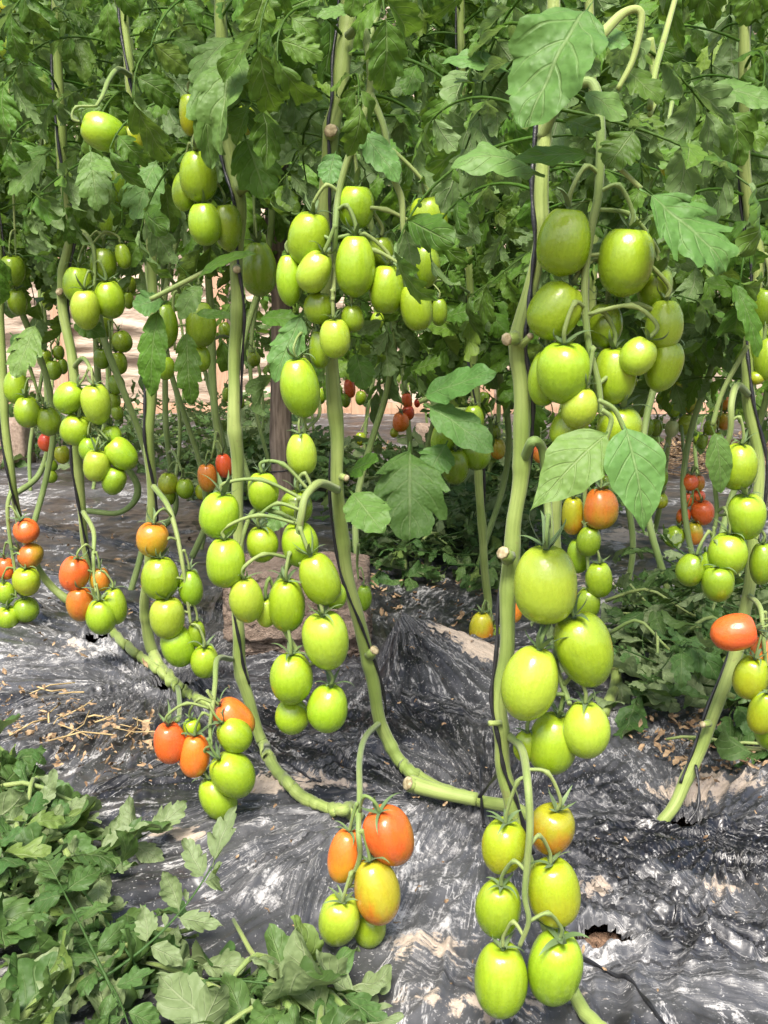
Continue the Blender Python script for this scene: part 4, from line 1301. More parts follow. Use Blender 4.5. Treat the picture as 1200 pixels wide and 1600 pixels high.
truss(D, 'lying sideways on a hooked stalk under the top leaves', 1.5, [(162, 205, 57, 74, -68, g_, 0)],
      path=[(203, 118, 1.73), (185, 108, 1.64), (170, 125, 1.58), (160, 150, 1.53), (150, 166, 1.5)], seed=15, r_px=4)
truss(None, 'showing behind the tomato that lies sideways', 1.62, [(206, 220, 34, 48, 0, yg, 0)], seed=55)
truss(D, 'in the shaded pair behind the long drooping leaf', 1.85, [(259, 508, 36, 72, 0, d_, .2), (312, 506, 48, 74, 0, d_, 0), (258, 575, 30, 38, 0, g_, 0), (311, 560, 36, 44, 0, g_, .6)], seed=16, r_px=3)
truss(E, 'in the cluster at the foot of the slim stem', 1.78, [
    (116, 896, 46, 58, 14, og, 0), (126, 943, 42, 60, 0, bn, 0), (158, 963, 48, 60, 3, g_, -.2), (180, 946, 38, 60, -6, g_, .4), (157, 905, 30, 38, 0, bn, .7)],
    path=[(130, 800, 1.9), (146, 830, 1.83), (146, 868, 1.79), (147, 900, 1.78), (150, 925, 1.77)], seed=17, r_px=3.5)
truss(E, 'in the trio hanging before the beige sheet', 1.8, [(122, 444, 46, 58, 4, g_, .5), (172, 467, 48, 62, -3, g_, .3), (135, 483, 46, 64, 0, p_, -.3), (162, 412, 42, 52, 0, d_, 1.0), (192, 400, 24, 40, -10, d_, 1.0)],
      path=[(108, 370, 1.89), (128, 362, 1.85), (145, 385, 1.81), (148, 430), (146, 455)], seed=18, r_px=3.5)
truss(E, 'in the slim stem cluster halfway down', 1.8, [(151, 631, 46, 66, 0, p_, -.2), (108, 622, 46, 54, 38, g_, .6), (118, 671, 48, 50, 20, g_, .8)],
      path=[(114, 575, 1.88), (130, 560, 1.84), (143, 580, 1.81), (150, 600)], seed=19, r_px=3.5)
truss(E, 'in the tight lower bunch on the slim stem', 1.8, [(190, 709, 44, 56, -40, g_, 0), (150, 727, 42, 52, 8, p_, -.2), (178, 751, 38, 46, 18, d_, .1), (140, 702, 34, 42, 0, d_, .8), (174, 680, 32, 34, 0, g_, .8)],
      path=[(122, 660, 1.88), (145, 660, 1.84), (160, 690, 1.8), (165, 720)], seed=20, r_px=3.5)
truss(Fp, 'below the lobed leaf at the outer edge', 2.0, [(25, 604, 38, 54, 5, g_, .5), (43, 643, 42, 52, 0, g_, 0), (75, 658, 38, 48, -6, d_, .2)],
      path=[(35, 540, 2.05), (45, 570), (55, 600), (62, 625)], seed=21, r_px=3)
truss(Fp, 'in the outer cluster of the edge stem', 2.1, [(41, 829, 40, 40, -20, og, 0), (47, 868, 42, 38, -60, bn, .2), (42, 908, 42, 48, 2, yg, -.1), (9, 888, 30, 36, 0, og, .4), (8, 926, 30, 38, 0, g_, .1), (13, 966, 34, 42, 4, g_, 0), (40, 952, 40, 42, 0, d_, .4)],
      path=[(20, 760, 2.12), (12, 790), (14, 830), (20, 870), (24, 900), (25, 935)], seed=22, r_px=3)
truss(Fp, 'high at the outer edge among dark leaves', 2.1, [(20, 422, 38, 48, 0, d_, 0), (28, 472, 30, 44, 0, d_, .8), (16, 70, 38, 52, 0, d_, 0), (10, 12, 28, 26, 0, yg, 0)], seed=23, r_px=2.5)
# --- far left small ones
sm = 'small plum tomatoes on the spindly back plants'
truss(N_, 'in the long string of small fruit before the sheet', 2.9, [
    (191, 533, 32, 36, -18, g_, 0), (185, 567, 28, 36, -8, g_, 0), (160, 520, 20, 40, 0, d_, .4), (159, 560, 26, 34, 0, d_, .5), (182, 600, 26, 32, 0, d_, 0), (177, 626, 22, 28, 0, g_, .2), (183, 645, 18, 24, 0, g_, .2), (165, 505, 20, 30, 0, g_, .6)],
    path=[(150, 480, 3.0), (170, 505), (172, 560), (172, 620)], seed=24, r_px=2.2, group=sm)
truss(O_, 'in the small loose cluster left of the beige folds', 3.0, [(70, 560, 24, 30, 12, g_, 0), (83, 578, 26, 32, 0, g_, -.3), (92, 551, 18, 24, 0, d_, .4), (98, 572, 16, 26, 0, d_, .4)], seed=25, r_px=2, group=sm)
truss(O_, 'beside the only red fruit near the outer edge', 3.0, [(72, 691, 24, 30, 0, rd, 0), (97, 710, 24, 30, -4, yg, 0), (80, 727, 20, 20, 0, d_, 0), (80, 744, 20, 22, 0, g_, 0)], seed=26, r_px=2, group=sm)
truss(O_, 'half hidden behind the slim stem high up', 3.0, [(85, 450, 20, 30, 0, g_, .2), (74, 470, 18, 30, 0, g_, .3), (80, 432, 26, 34, 0, d_, .6), (90, 252, 22, 46, 0, d_, 0)], seed=27, r_px=2, group=sm)
truss(N_, 'in the small bunch right of the trio', 2.9, [(203, 446, 20, 30, 0, g_, .3), (201, 469, 17, 28, 0, g_, 0), (188, 448, 20, 28, 0, d_, .5), (205, 418, 20, 26, 0, d_, .4)], seed=28, r_px=2, group=sm)
truss(K_, 'beside the slender stem above the bright cluster', 2.5, [(324, 746, 30, 46, 0, bn, 0), (350, 727, 26, 40, -8, rd, .4)], seed=29, r_px=2.5, group=sm)
truss(L_, 'in the low bunch over the back leaf pile', 3.0, [(263, 755, 32, 36, 8, yg, .2), (290, 763, 28, 34, 0, g_, 0), (316, 768, 22, 26, 0, yg, .3), (265, 775, 20, 30, 0, d_, .5)], seed=30, r_px=2.2, group=sm)
truss(K_, 'in the tiny pair seen past the slender stem', 3.4, [(397, 561, 20, 24, 0, g_, 0), (375, 628, 15, 22, 0, g_, 0), (354, 616, 14, 24, 0, g_, .3)], seed=31, r_px=1.6, group=sm)
# --- middle distance, centre
truss(H, 'in the shaded trio under broad leaves', 2.05, [(692, 684, 40, 54, 8, d_, .2), (711, 729, 44, 56, 0, d_, -.1), (744, 709, 46, 52, -6, d_, .1), (741, 656, 32, 52, -8, d_, .5)],
      path=[(747, 700, 2.2), (735, 690, 2.12), (722, 695, 2.06), (720, 705)], seed=32, r_px=3)
truss(H, 'beside a straw stem behind the shaded trio', 2.7, [(778, 701, 24, 34, -4, tn, 0), (757, 683, 16, 22, 0, og, 0), (774, 674, 18, 24, 0, d_, .2)], seed=33, r_px=2, group=sm)
truss(H, 'resting near the cut end of a ground stem', 2.08, [(752, 982, 38, 56, 0, tn, 0), (768, 995, 34, 40, 0, d_, .9)], seed=34, r_px=2.5)
truss(P_, 'in the small red bunch between the middle stems', 3.2, [(636, 626, 16, 26, -10, rd, .1), (638, 645, 20, 24, -8, rd, 0), (626, 659, 26, 32, 0, og, -.2), (652, 630, 10, 14, 0, rd, .3), (616, 676, 14, 16, 0, yg, 0)], seed=35, r_px=1.8, group=sm)
truss(P_, 'alone beside the middle stem', 3.0, [(547, 606, 18, 32, -5, rd, 0)], seed=36, r_px=1.6, group=sm)
truss(P_, 'in the green string just right of the middle stem', 3.0, [(549, 524, 16, 22, 0, g_, 0), (552, 565, 16, 38, 0, d_, 0), (545, 595, 14, 26, 0, d_, .2), (540, 625, 16, 24, 0, d_, .2)], seed=37, r_px=1.6, group=sm)
truss(B, 'hanging behind the middle stem over the film', 1.75, [(568, 934, 24, 44, 0, d_, 0)], path=[(560, 850, 1.72), (558, 880, 1.75), (560, 905, 1.75)], seed=38, r_px=2.2)
truss(H, 'behind the crowded cluster among leaves', 1.9, [(686, 487, 26, 44, 0, d_, 0), (590, 500, 22, 26, 0, g_, .2)], seed=39, r_px=2.2)
# --- right side
truss(G, 'in the slanting stem cluster beside the pale leaf', 1.22, [(1153, 728, 60, 76, 0, g_, -.1), (1166, 807, 58, 76, -8, g_, .0), (1138, 865, 60, 72, -2, g_, 0), (1080, 890, 44, 54, 14, d_, .3), (1122, 911, 50, 60, -5, d_, -.1), (1190, 880, 40, 70, 0, d_, .8), (1108, 880, 30, 40, 0, d_, .9)],
      path=[(1168, 615, 1.3), (1152, 602, 1.25), (1143, 630, 1.22), (1140, 680, 1.22), (1118, 740, 1.24), (1120, 800, 1.24), (1112, 850, 1.23)], seed=40, r_px=5)
truss(G, 'in the low cluster by the slanting stem foot', 1.18, [(1147, 988, 58, 70, 78, rd, -.1), (1173, 1058, 54, 72, 0, yg, .1), (1190, 1022, 36, 56, 0, og, .8), (1192, 1112, 46, 74, 0, yg, -.2), (1206, 1135, 54, 80, 0, g_, .4)],
      path=[(1170, 930, 1.28), (1188, 950, 1.2), (1192, 990), (1196, 1030), (1200, 1060)], seed=41, r_px=4)
truss(G, 'high at the outer side by the slanting stem', 1.3, [(1194, 480, 42, 64, 0, d_, .2), (1200, 560, 40, 70, 0, g_, 0), (1188, 540, 30, 80, 0, d_, .9), (1182, 590, 26, 22, 0, yg, .5)], seed=42, r_px=4)
truss(G, 'alone under the leaves above the big lobed leaf', 1.15, [(1045, 250, 30, 52, -4, yg, 0)], path=[(1050, 160, 1.2), (1045, 190, 1.17), (1045, 210, 1.15)], seed=43, r_px=3)
truss(J, 'in the small clear hanging bunch over straw', 2.85, [(1083, 588, 30, 38, -4, yl, 0), (1080, 628, 30, 38, 0, yg, 0), (1057, 606, 20, 36, 10, yg, .4), (1053, 640, 22, 26, 0, g_, 0), (1050, 669, 22, 30, 4, wh, -.1), (1074, 663, 28, 36, 0, p_, -.2), (1036, 622, 22, 24, 0, d_, .6)],
      path=[(1075, 500, 2.98), (1073, 540, 2.9), (1066, 580), (1066, 620), (1066, 645)], seed=44, r_px=2.4, group=sm)
truss(J, 'in the pair left of the small hanging bunch', 2.85, [(1012, 668, 22, 30, 0, g_, 0), (1025, 668, 20, 30, 0, d_, .3), (1003, 636, 20, 34, 0, d_, .3), (996, 605, 20, 30, 0, yg, .5)], seed=45, r_px=2, group=sm)
truss(J, 'in the ripe low bunch tied with black string', 2.6, [(1077, 753, 28, 28, 10, rd, .2), (1092, 754, 18, 26, -8, bn, .5), (1074, 781, 16, 24, 0, rd, .3), (1090, 776, 22, 22, 0, rd, .3), (1098, 801, 36, 40, -12, og, -.1), (1068, 806, 22, 28, 10, og, .1), (1084, 833, 28, 38, -5, tn, -.1), (1054, 838, 32, 36, 18, g_, -.1)],
      path=[(1060, 600, 3.0), (1070, 720, 2.7), (1082, 745, 2.6), (1082, 780, 2.6), (1080, 805)], seed=46, r_px=2.5, group=sm)
truss(J, 'behind the long pale leaf tip', 2.6, [(1032, 782, 24, 26, 0, yg, 0), (1034, 745, 20, 34, 0, d_, .3)], seed=47, r_px=2.2, group=sm)
truss(J, 'in the dim cluster behind the hooked stalk', 2.9, [(1110, 668, 20, 26, 0, g_, 0), (1120, 688, 20, 28, 0, g_, .2), (1132, 658, 24, 28, 0, yl, .3), (1135, 630, 30, 28, 0, bn, .6), (1098, 690, 16, 26, 0, d_, .4)], seed=48, r_px=1.8, group=sm)
truss(J, 'up among the far bright leaves', 2.9, [(1128, 386, 28, 42, 0, d_, 0), (1113, 266, 24, 34, 10, yg, 0), (1148, 350, 16, 18, 0, g_, .2), (1113, 350, 16, 24, 0, d_, .3)], seed=49, r_px=1.8, group=sm)
truss(J, 'in the dark hollow between the right stems', 3.0, [(1103, 520, 20, 40, 0, d_, 0), (1118, 510, 20, 26, 0, d_, .3), (1110, 545, 30, 26, 0, d_, .6), (1148, 490, 16, 30, 0, d_, .3), (1142, 480, 10, 14, 0, p_, 0)], seed=50, r_px=1.8, group=sm)
truss(Cc, 'deep in the leaves between the slender and middle stems', 1.9, [(420, 155, 38, 52, 0, d_, 0), (185, 290, 30, 52, 0, d_, 0), (170, 345, 30, 44, 0, d_, .2)], seed=51, r_px=2)

# --- strings
wind(A, 'black string wound round the foremost thick stem', 0.15, 1.0, 2.2, 0.5)
wind(B, 'black string wound round the middle stem', 0.10, 1.1, 1.6, 2.6)
wind(Cc, 'black string wound round the slender pruned stem', 0.12, 1.15, 1.7, 1.0, .0024)
wind(D, 'black string wound round the leaning stem behind the drooping leaf', 0.1, 1.3, 1.5, 3.0, .0027)
wind(E, 'black string wound round the slim stem before the beige sheet', 0.15, 1.3, 1.4, 2.2, .0027)
wind(Fp, 'black string wound round the thin edge stem', 0.2, 1.3, 1.4, 2.8, .0027)
wind(G, 'black string wound round the slanting stem by the cut leaves', 0.05, 1.1, 1.5, 0.0, .0022)
wind(H, 'black string wound round the short leafy plant', 0.1, 1.4, 1.6, 2.0, .0027)
string('black string tied in a knot on the cut ground stem', [(757, 1330, 1.22), (755, 1285, 1.23), (752, 1245, 1.225), (749, 1200, 1.24)], .0026)
string('loose black string end crossing the knotted ground stem', [(748, 1246, 1.225), (765, 1225, 1.2), (783, 1198, 1.1), (788, 1150, .95)], .0022)
string('loop of black string round the bent ground stem of the slender plant', [(385, 1165, 1.44), (410, 1205, 1.40), (440, 1240, 1.35), (480, 1268, 1.33), (500, 1262, 1.335), (495, 1244, 1.335), (455, 1218, 1.38)], .0022)
string('black string tail hanging from the tied foot of the slanting stem', [(1087, 1195, 1.245), (1092, 1230, 1.22), (1090, 1262, 1.2), (1075, 1285, 1.19)], .002)
string('black drip tube running over the film beside the lowest tomatoes', [(905, 1495, .9), (945, 1515, .9), (990, 1545, .87), (1020, 1578, .83), (1060, 1625, .79)], .0024)
string('dark bent twig standing in the film below the edge stem', [(52, 965, 2.3), (60, 985, 2.28), (70, 1008, 2.25)], .004)

# --- big leaves that can be told apart
A.leaf_blade((950, 676), (827, 800), 100, .80, .78, 1, teeth=2, depth=.05, fold=.16, curl=.35, ripple=.05, pet=.03, width_peak=.28)
A.leaf_blade((976, 664), (1008, 838), 100, .79, .77, 2, teeth=2, depth=.05, fold=.14, curl=.45, ripple=.05, pet=.03, width_peak=.28)
A.petiole([(940, 640), (955, 655), (946, 690)], .81, 4); A.petiole([(935, 625), (960, 640), (976, 672)], .81, 4)
A.leaf_blade((925, 5), (822, 205), 150, .80, .76, 3, teeth=4, depth=.2, fold=.3, curl=1.0, ripple=.16, twist=.5)
A.leaf_blade((905, 142), (978, 186), 62, .80, .79, 4, teeth=2, depth=.08, curl=.4)
A.leaf_blade((1000, 292), (1135, 425), 128, .82, .80, 5, teeth=4, depth=.42, curl=.5, ripple=.1)
A.petiole([(940, 245), (970, 265), (1002, 295)], .83, 4)
A.leaf_blade((852, 275), (700, 262), 74, .82, .80, 6, teeth=3, depth=.15, curl=1.2, fold=-.1)
A.leaf_blade((930, 246), (800, 250), 46, .80, .79, 7, teeth=3, depth=.12, curl=.6, mat=MAT_LEAF)
A.leaf_blade((880, 190), (935, 205), 60, .82, .8, 8, mat=MAT_LEAF)
A.leaf_blade((995, 200), (950, 262), 70, .83, .82, 9, mat=MAT_LEAF)
A.leaf_blade((820, 120), (690, 100), 50, 1.0, .98, 10, curl=1.1)
A.leaf_blade((960, 100), (1035, 160), 60, .9, .88, 71, mat=MAT_LEAF); A.leaf_blade((900, 60), (985, 70), 56, .9, .88, 72)
A.side([(935, 60, .87, 9), (975, 20, .88, 7), (1002, 22, .88, 6), (990, 90, .88, 5), (965, 140, .88, 4)], 'side_shoot')
A.side([(1015, 60, .95, 7), (1022, 110, .95, 7), (1025, 150, .93, 5), (1015, 180, .9, 4)], 'side_shoot')
A.side([(1060, -20, 1.0, 4), (1035, 70, .95, 5), (1023, 115, .92, 5), (1015, 170, .9, 5)], 'side_shoot')
G.leaf_blade((1100, 130), (1210, 165), 70, 1.1, 1.08, 11, teeth=4, depth=.35)
G.leaf_blade((1085, 190), (1060, 290), 90, 1.15, 1.13, 12, mat=MAT_LEAF)
G.leaf_blade((1112, 665), (1125, 770), 46, 1.2, 1.2, 13, teeth=2, depth=.1, curl=.9)
G.petiole([(1168, 540), (1130, 610), (1113, 665)], 1.25, 4)
G.leaf_blade((1180, 470), (1100, 440), 50, 1.25, 1.22, 14, mat=MAT_LEAF)
G.leaf_blade((1140, 430), (1185, 560), 40, 1.22, 1.2, 15, mat=MAT_LEAF, depth=.4)
Cc.leaf_blade((372, 55), (300, 130), 62, 1.30, 1.27, 16, depth=.3, curl=1.0)
Cc.leaf_blade((375, 60), (345, 240), 84, 1.28, 1.22, 17, depth=.35, curl=1.3, fold=.55, twist=.9, ripple=.2)
Cc.leaf_blade((320, 110), (330, 265), 66, 1.3, 1.28, 18, depth=.4, curl=1.2, fold=.5, twist=-.9, ripple=.2)
Cc.leaf_blade((380, 205), (415, 310), 84, 1.33, 1.3, 19, depth=.3, mat=MAT_LEAF)
Cc.leaf_blade((300, 440), (400, 395), 30, 1.36, 1.3, 20, mat=MAT_LEAF)
Cc.petiole([(235, 468), (290, 440), (365, 402)], 1.42, 4)
D.leaf_blade((262, 470), (208, 480), 54, 1.6, 1.58, 21)
D.leaf_blade((250, 470), (236, 622), 52, 1.6, 1.6, 22, depth=.3, curl=.5, mat=MAT_LEAF)
D.leaf_blade((318, 440), (280, 500), 42, 1.6, 1.58, 23); D.leaf_blade((290, 505), (300, 635), 46, 1.58, 1.58, 24, depth=.35, mat=MAT_LEAF)
D.leaf_blade((300, 490), (365, 495), 22, 1.55, 1.54, 25, mat=MAT_LEAF)
D.leaf_blade((205, 262), (140, 262), 40, 1.5, 1.46, 26); D.leaf_blade((140, 225), (155, 330), 60, 1.58, 1.55, 27, depth=.4)
D.leaf_blade((250, 245), (210, 345), 74, 1.6, 1.56, 28, depth=.4); D.leaf_blade((80, 235), (15, 305), 60, 1.8, 1.78, 29, depth=.4)
E.leaf_blade((60, 500), (25, 590), 60, 1.95, 1.9, 30, depth=.45); E.leaf_blade((15, 520), (60, 560), 40, 2.0, 1.98, 31)
E.leaf_blade((110, 505), (165, 525), 40, 1.86, 1.85, 32, mat=MAT_LEAF); E.leaf_blade((85, 230), (30, 250), 44, 1.85, 1.8, 33)
B.leaf_blade((556, 195), (622, 285), 54, 1.2, 1.18, 34, depth=.2, curl=.6); B.leaf_blade((565, 170), (560, 235), 34, 1.22, 1.2, 35)
B.leaf_blade((525, 235), (512, 290), 44, 1.22, 1.2, 36); B.leaf_blade((560, 12), (495, 30), 36, 1.2, 1.18, 37)
B.leaf_blade((476, 482), (430, 598), 60, 1.24, 1.22, 38, depth=.35); B.leaf_blade((400, 500), (470, 500), 40, 1.35, 1.33, 39, mat=MAT_LEAF)
B.leaf_blade((545, 765), (598, 832), 74, 1.28, 1.2, 40, curl=.4); B.leaf_blade((545, 740), (590, 718), 50, 1.35, 1.3, 41, mat=MAT_LEAF)
B.leaf_blade((555, 545), (570, 610), 46, 1.33, 1.3, 42, mat=MAT_LEAF); B.leaf_blade((460, 780), (420, 830), 40, 1.3, 1.28, 43)
H.leaf_blade((655, 625), (775, 582), 64, 2.0, 1.9, 44, teeth=3, depth=.12); H.leaf_blade((660, 632), (772, 706), 66, 1.98, 1.9, 45, teeth=3, depth=.15)
H.leaf_blade((640, 690), (640, 845), 126, 1.98, 1.86, 46, depth=.42, ripple=.14, curl=.5); H.leaf_blade((700, 690), (670, 740), 60, 2.0, 1.95, 47)
H.leaf_blade((720, 520), (655, 505), 44, 2.05, 2.0, 48, mat=MAT_LEAF); H.leaf_blade((690, 500), (755, 485), 44, 2.05, 2.0, 49, mat=MAT_LEAF)
H.leaf_blade((645, 580), (690, 565), 40, 2.05, 2.0, 50, mat=MAT_LEAF)
H.petiole([(742, 590), (700, 610), (655, 628)], 2.1, 4); H.petiole([(745, 640), (700, 640), (662, 632)], 2.1, 4)

# --- foliage on the near plants, above the fruit
A.foliage(14, .79, .98, LEAVES, 0, .75, 1.05, 1, yaw0=1.3, arc=1.5)
A.foliage(8, .72, .86, LEAVES, 0, .5, .7, 31, yaw0=0.6, arc=.7)
B.foliage(25, 0.92, 1.3, LEAVES, 0, .9, 1.3, 2)
B.foliage(10, 0.66, .92, LEAVES, 0, .5, .7, 32, yaw0=1.3, arc=1.0)
Cc.foliage(22, .92, 1.28, LEAVES, 0, .9, 1.3, 3)
D.foliage(30, .92, 1.45, LEAVES, 0, .9, 1.3, 4)
E.foliage(30, .9, 1.5, LEAVES, 0, .9, 1.3, 5)
Fp.foliage(30, .80, 1.55, LEAVES, 0, .9, 1.3, 6)
G.foliage(32, .78, 1.25, LEAVES, 0, .85, 1.2, 7)
H.foliage(58, .72, 1.6, LEAVES, 0, .9, 1.4, 8)
I_.foliage(42, .72, 1.45, LEAVES, 0, .9, 1.3, 9)
J.foliage(50, .95, 2.0, LEAVES_FAR, 0, .8, 1.1, 10)
K_.foliage(45, 1.0, 1.9, LEAVES_FAR, 0, .8, 1.1, 11)
L_.foliage(45, 1.1, 2.0, LEAVES_FAR, 0, .8, 1.1, 12)
N_.foliage(45, 1.05, 1.95, LEAVES_FAR, 0, .8, 1.1, 13)
O_.foliage(48, 0.95, 1.95, LEAVES_FAR, 0, .8, 1.1, 14)
P_.foliage(52, 0.95, 2.1, LEAVES_FAR, 0, .9, 1.2, 15)

# --- plants farther back
r_ = random.Random(99)
fruit_r = random.Random(5)


def back_plant(px, Y, low_px, n, label, group, seed, fruit=0, smin=.9, smax=1.3, top=None, where=''):
    r = random.Random(seed)
    x = at(px, 500, Y).x
    zlow = at(px, low_px, Y).z
    ztop = at(px, -120, Y).z if top is None else top
    root = thing('tomato_plant', (x, Y, 0), label, 'tomato plant', group)
    m = MB()
    P = [(x + .05 * math.sin(k * .9 + seed), Y + .05 * math.cos(k * .8 + seed), -.02 + (ztop + .05) * k / 12) for k in range(13)]
    C = catmull(P, 4)
    tube(m, C, .0085, 7)
    m.build('stem', MAT_STEM_DARK, root)
    for k in range(n):
        z = zlow + (ztop - zlow) * ((k + r.random()) / n) ** 1.0
        f = (z + .02) / (ztop + .05) * 48
        p = Vector(C[int(max(0, min(48, f)))])
        yaw = k * 2.39996 + r.uniform(-.5, .5)
        p.z = z
        leaf_part(root, r.choice(LEAVES_FAR), p, yaw, r.uniform(-.4, .45), r.uniform(-.3, .3), r.uniform(smin, smax))
    for k in range(fruit):
        z = zlow - .04 - .14 * k - r.uniform(0, .06)
        c = Vector((x + r.uniform(-.07, .07), Y - .06 + r.uniform(-.05, .05), z))
        b = Vector((x, Y, z + .1))
        m = MB(); cc = catmull([tuple(b), tuple((b + c) / 2 + Vector((0, 0, .04))), tuple(c + Vector((0, 0, .035)))], 5)
        tube(m, cc, .0028, 5); m.build('fruit_stalk', MAT_STALK, root)
        o = link('tomato', r.choice(TMESH[r.choice(('green', 'dark', 'dark', 'green', 'yg'))]))
        w = r.uniform(.042, .055)
        o.matrix_world = Matrix.Translation(c) @ Matrix.Rotation(r.uniform(-.2, .2), 4, 'Y') @ Matrix.Diagonal((w, w, w * 1.35, 1))
        tag(o, ('upper' if k == 0 else 'lower') + ' small plum tomato on the third-row plant ' + where, 'tomato', 'half hidden tomatoes in the back rows')


ROW2_WHERE = ['at the outer edge behind the edge stem', 'behind the slim stem at the outer side', 'behind the leaning stem', 'between the leaning stem and the slender pruned stem', 'behind the high cluster of the slender stem', 'behind the grey wooden post', 'directly behind the middle stem', 'behind the short leafy plant', 'between the short leafy plant and the foremost stem', 'behind the foremost stem', 'behind the big lobed leaf of the foremost plant', 'behind the small clear hanging bunch', 'in the dark hollow beside the slanting stem', 'directly behind the slanting stem', 'past the slanting stem at the outer side']
ROW2 = [(-40, 2.5, 400), (40, 2.6, 420), (190, 2.4, 380), (285, 2.9, 345), (395, 2.5, 300), (470, 2.8, 420), (585, 2.4, 580), (660, 2.7, 600), (770, 2.5, 570), (835, 2.3, 600), (975, 2.5, 560), (1045, 2.2, 420), (1110, 2.6, 600), (1180, 2.3, 620), (1250, 2.5, 560)]
for i, (px, Y, low) in enumerate(ROW2):
    back_plant(px, Y, low, 50, 'leafy second-row plant ' + ROW2_WHERE[i], 'plants of the second row', 500 + i, 0)
for i in range(15):
    px = -30 + i * 89 + r_.uniform(-20, 20)
    low = 400 if px < 420 else (520 if px < 560 else (600 if px < 880 else 650))
    back_plant(px, 3.9 + r_.uniform(-.3, .4), low + r_.uniform(-30, 30), 54, 'mostly hidden leafy plant of the third row, ' + ['outermost on the left', *[ORD[q] + ' from the left' for q in range(1, 15)]][i], 'plants of the third row', 600 + i, 2, where=['outermost on the left', *[ORD[q] + ' from the left' for q in range(1, 15)]][i])
for i in range(13):
    px = -30 + i * 103 + r_.uniform(-20, 20)
    low = 400 if px < 380 else (560 if px < 880 else 630)
    back_plant(px, 5.7 + r_.uniform(-.5, .5), low + r_.uniform(-25, 25), 56, 'leafy plant before the beige sheet, ' + ['outermost on the left', *[ORD[q] + ' from the left' for q in range(1, 15)]][i], 'plants of the last row', 700 + i, 0, 1.2, 1.8)


# ------------------------------------------------------------------ cut leaves heaped on the ground
def inside(poly, x, y):
    c = False
    n = len(poly)
    for i in range(n):
        x0, y0 = poly[i]; x1, y1 = poly[(i + 1) % n]
        if (y0 > y) != (y1 > y) and x < (x1 - x0) * (y - y0) / (y1 - y0) + x0:
            c = not c
    return c


def edge_dist(poly, x, y):
    d = 1e9
    for i in range(len(poly)):
        a, b = np.array(poly[i]), np.array(poly[(i + 1) % len(poly)])
        t = np.clip(np.dot(np.array((x, y)) - a, b - a) / max(1e-9, np.dot(b - a, b - a)), 0, 1)
        d = min(d, np.linalg.norm(a + t * (b - a) - np.array((x, y))))
    return d


def pile(label, pix, n, height, seed, size=1.0, single=.5, stems=12):
    r = random.Random(seed)
    poly = [tuple(on_ground(*p).xy) for p in pix]
    xs = [p[0] for p in poly]; ys = [p[1] for p in poly]
    cx, cy = sum(xs) / len(xs), sum(ys) / len(ys)
    root = thing('leaf_pile', (cx, cy, 0), label, 'leaf pile', 'heaps of cut tomato leaves on the ground')
    k = 0
    spots = []
    while k < n:
        x, y = r.uniform(min(xs), max(xs)), r.uniform(min(ys), max(ys))
        if not inside(poly, x, y): continue
        k += 1
        spots.append((x, y))
    xa = np.array([s[0] for s in spots]); ya = np.array([s[1] for s in spots])
    base = film_fields(xa, ya)[0]
    for (x, y), b in zip(spots, base):
        e = min(1, edge_dist(poly, x, y) / (0.13 * size))
        z = b + .012 + height * e * r.random() ** .8
        if r.random() < single * .75 or e < .42 or (seed == 1 and x > -.16):
            o = leaf_part(root, r.choice(WILT_SINGLE), (x, y, z + .01), r.uniform(0, 6.28), r.gauss(0, .30), r.gauss(0, .42) + (math.pi if r.random() < .36 else 0), r.uniform(.05, .098) * size)
        else:
            o = leaf_part(root, r.choice(LEAVES_WILT), (x, y, z + .015), r.uniform(0, 6.28), r.gauss(0.02, .25), r.gauss(0, .35) + (math.pi if r.random() < .25 else 0), r.uniform(.7, 1.05) * size)
    for k in range(stems):
        x, y = spots[r.randrange(len(spots))]
        a = r.uniform(0, 6.28); L = r.uniform(.08, .2) * size
        z = film_h(x, y) + height * .8 + .02
        m = MB()
        P = [(x + math.cos(a) * L * (t - .5), y + math.sin(a) * L * (t - .5), max(.012, z + .012 * math.sin(t * 5 + a) - .04 * abs(t - .5))) for t in np.linspace(0, 1, 8)]
        tube(m, P, [.0042 - .002 * t for t in np.linspace(0, 1, 8)], 7)
        m.build('leaf_stalk', MAT_STALK, root)


pile('large heap of wilting cut leaves along the corner nearest the viewer', [(-90, 1215), (20, 1210), (65, 1275), (165, 1365), (140, 1450), (230, 1510), (320, 1530), (430, 1555), (500, 1620), (540, 1760), (-120, 1760)], 298, .030, 1, 1.0, .60, 34)
pile('heap of dark cut leaves beside the slanting stem foot', [(945, 1040), (985, 965), (1060, 950), (1240, 980), (1300, 1100), (1240, 1190), (1130, 1180), (1010, 1160), (955, 1130)], 298, .15, 2, 1.08, .5, 20)
pile('heap of cut leaves behind the middle stem and the blocks', [(570, 850), (640, 825), (780, 825), (830, 860), (790, 915), (650, 930), (575, 900)], 298, .13, 3, 1.1, .4, 10)
pile('low bank of cut leaves farther behind the middle stem', [(540, 770), (660, 740), (820, 750), (960, 790), (900, 840), (560, 840)], 290, .20, 8, 1.6, .35, 8)
pile('broad strip of cut leaves in front of the beige sheet', [(-80, 670), (440, 655), (470, 715), (380, 755), (200, 745), (-90, 725)], 280, .16, 4, 1.9, .35, 4)
pile('scattered cut leaves low behind the slender stem', [(400, 715), (540, 735), (545, 790), (440, 795), (300, 790), (320, 745)], 290, .16, 5, 1.5, .4, 6)
pile('few limp leaves lying beside the ripe tomatoes and the tube', [(1090, 1185), (1210, 1170), (1230, 1235), (1120, 1230)], 10, .02, 6, 1.0, .8, 2)
pile('few torn leaves on the film at the edge of the large heap', [(430, 1545), (500, 1520), (590, 1540), (580, 1640), (420, 1640)], 14, .012, 7, 1.0, 9, 2)


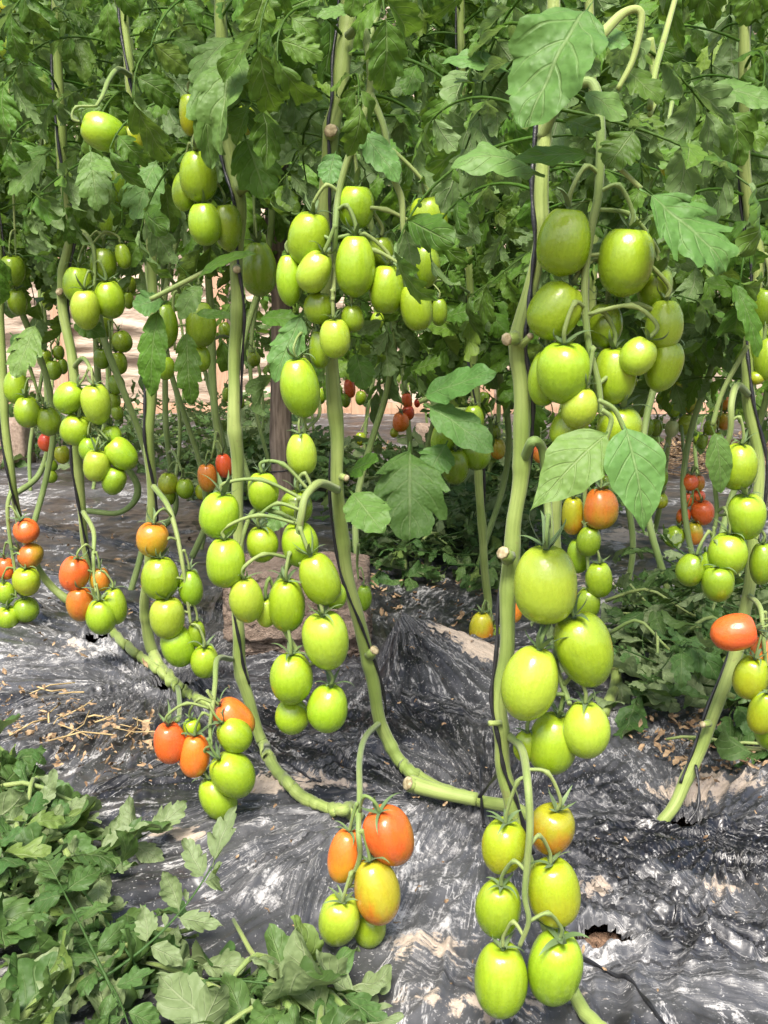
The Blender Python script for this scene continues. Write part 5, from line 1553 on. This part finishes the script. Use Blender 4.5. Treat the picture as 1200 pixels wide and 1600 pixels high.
# ------------------------------------------------------------------ dry litter
def litter(label, pix, n, size, seed, mat, straw=False, z=.006):
    r = random.Random(seed)
    poly = [tuple(on_ground(*p).xy) for p in pix]
    xs = [p[0] for p in poly]; ys = [p[1] for p in poly]
    pts = []
    while len(pts) < n:
        x, y = r.uniform(min(xs), max(xs)), r.uniform(min(ys), max(ys))
        if inside(poly, x, y): pts.append((x, y))
    base = film_fields(np.array([p[0] for p in pts]), np.array([p[1] for p in pts]))[0]
    m = MB()
    for (x, y), b in zip(pts, base):
        a = r.uniform(0, 6.28); L = size * r.uniform(.4, 1.3)
        if straw:
            L *= 2.5
            P = [(x + math.cos(a + .5 * (t - .5)) * L * (t - .5), y + math.sin(a + .5 * (t - .5)) * L * (t - .5), b + z + r.uniform(0, .012)) for t in (0, .5, 1)]
            tube(m, P, r.uniform(.0008, .0018) * max(1, size / .03), 4)
            continue
        V, Fc, U = leaflet_geo(L, L * r.uniform(.3, .6), r, 5, 2, 2, .4, r.uniform(-.8, .8), r.uniform(-1.5, 1.5), r.uniform(-1, 1), .3, .05)
        M = Matrix.Translation((x, y, b + z + r.uniform(0, .01))) @ Euler((r.gauss(0, .5), r.gauss(0, .4), a)).to_matrix().to_4x4()
        m.add(xform(V, M), Fc, U)
    o = m.build('leaf_litter', mat)
    tag(o, label, kind='stuff')


litter('dry curled brown leaf bits by the large leaf heap', [(-40, 1075), (100, 1095), (240, 1130), (280, 1200), (150, 1260), (60, 1190), (-40, 1140)], 230, .017, 1, MAT_DRY)
litter('thin straw and dry vines by the large leaf heap', [(-40, 1090), (90, 1085), (260, 1140), (200, 1190), (60, 1150)], 18, .034, 2, MAT_STRAW, True)
litter('dry leaf bits at the foot of the slanting stem', [(960, 1140), (1210, 1110), (1230, 1230), (1080, 1240), (980, 1165)], 240, .017, 3, MAT_DRY)
litter('brown straw beyond the middle plants', [(560, 705), (820, 700), (1240, 690), (1240, 745), (980, 750), (700, 735)], 1500, .05, 4, MAT_DRY, True)
litter('brown dry leaves beyond the middle plants', [(560, 705), (820, 690), (1240, 680), (1240, 740), (980, 745), (700, 735)], 900, .05, 5, MAT_DRY)
litter('dry leaf bits around the back leaf heap', [(560, 900), (780, 890), (800, 1010), (700, 1030), (560, 960)], 130, .022, 6, MAT_DRY)
litter('crumbs of dry leaf scattered thinly on the film', [(200, 1100), (700, 1030), (1200, 1250), (1240, 1600), (350, 1600), (250, 1380)], 170, .010, 7, MAT_DRY)
litter('crumbs of dry leaf on the film farther back', [(0, 800), (300, 800), (340, 1080), (0, 1080)], 130, .018, 8, MAT_DRY)
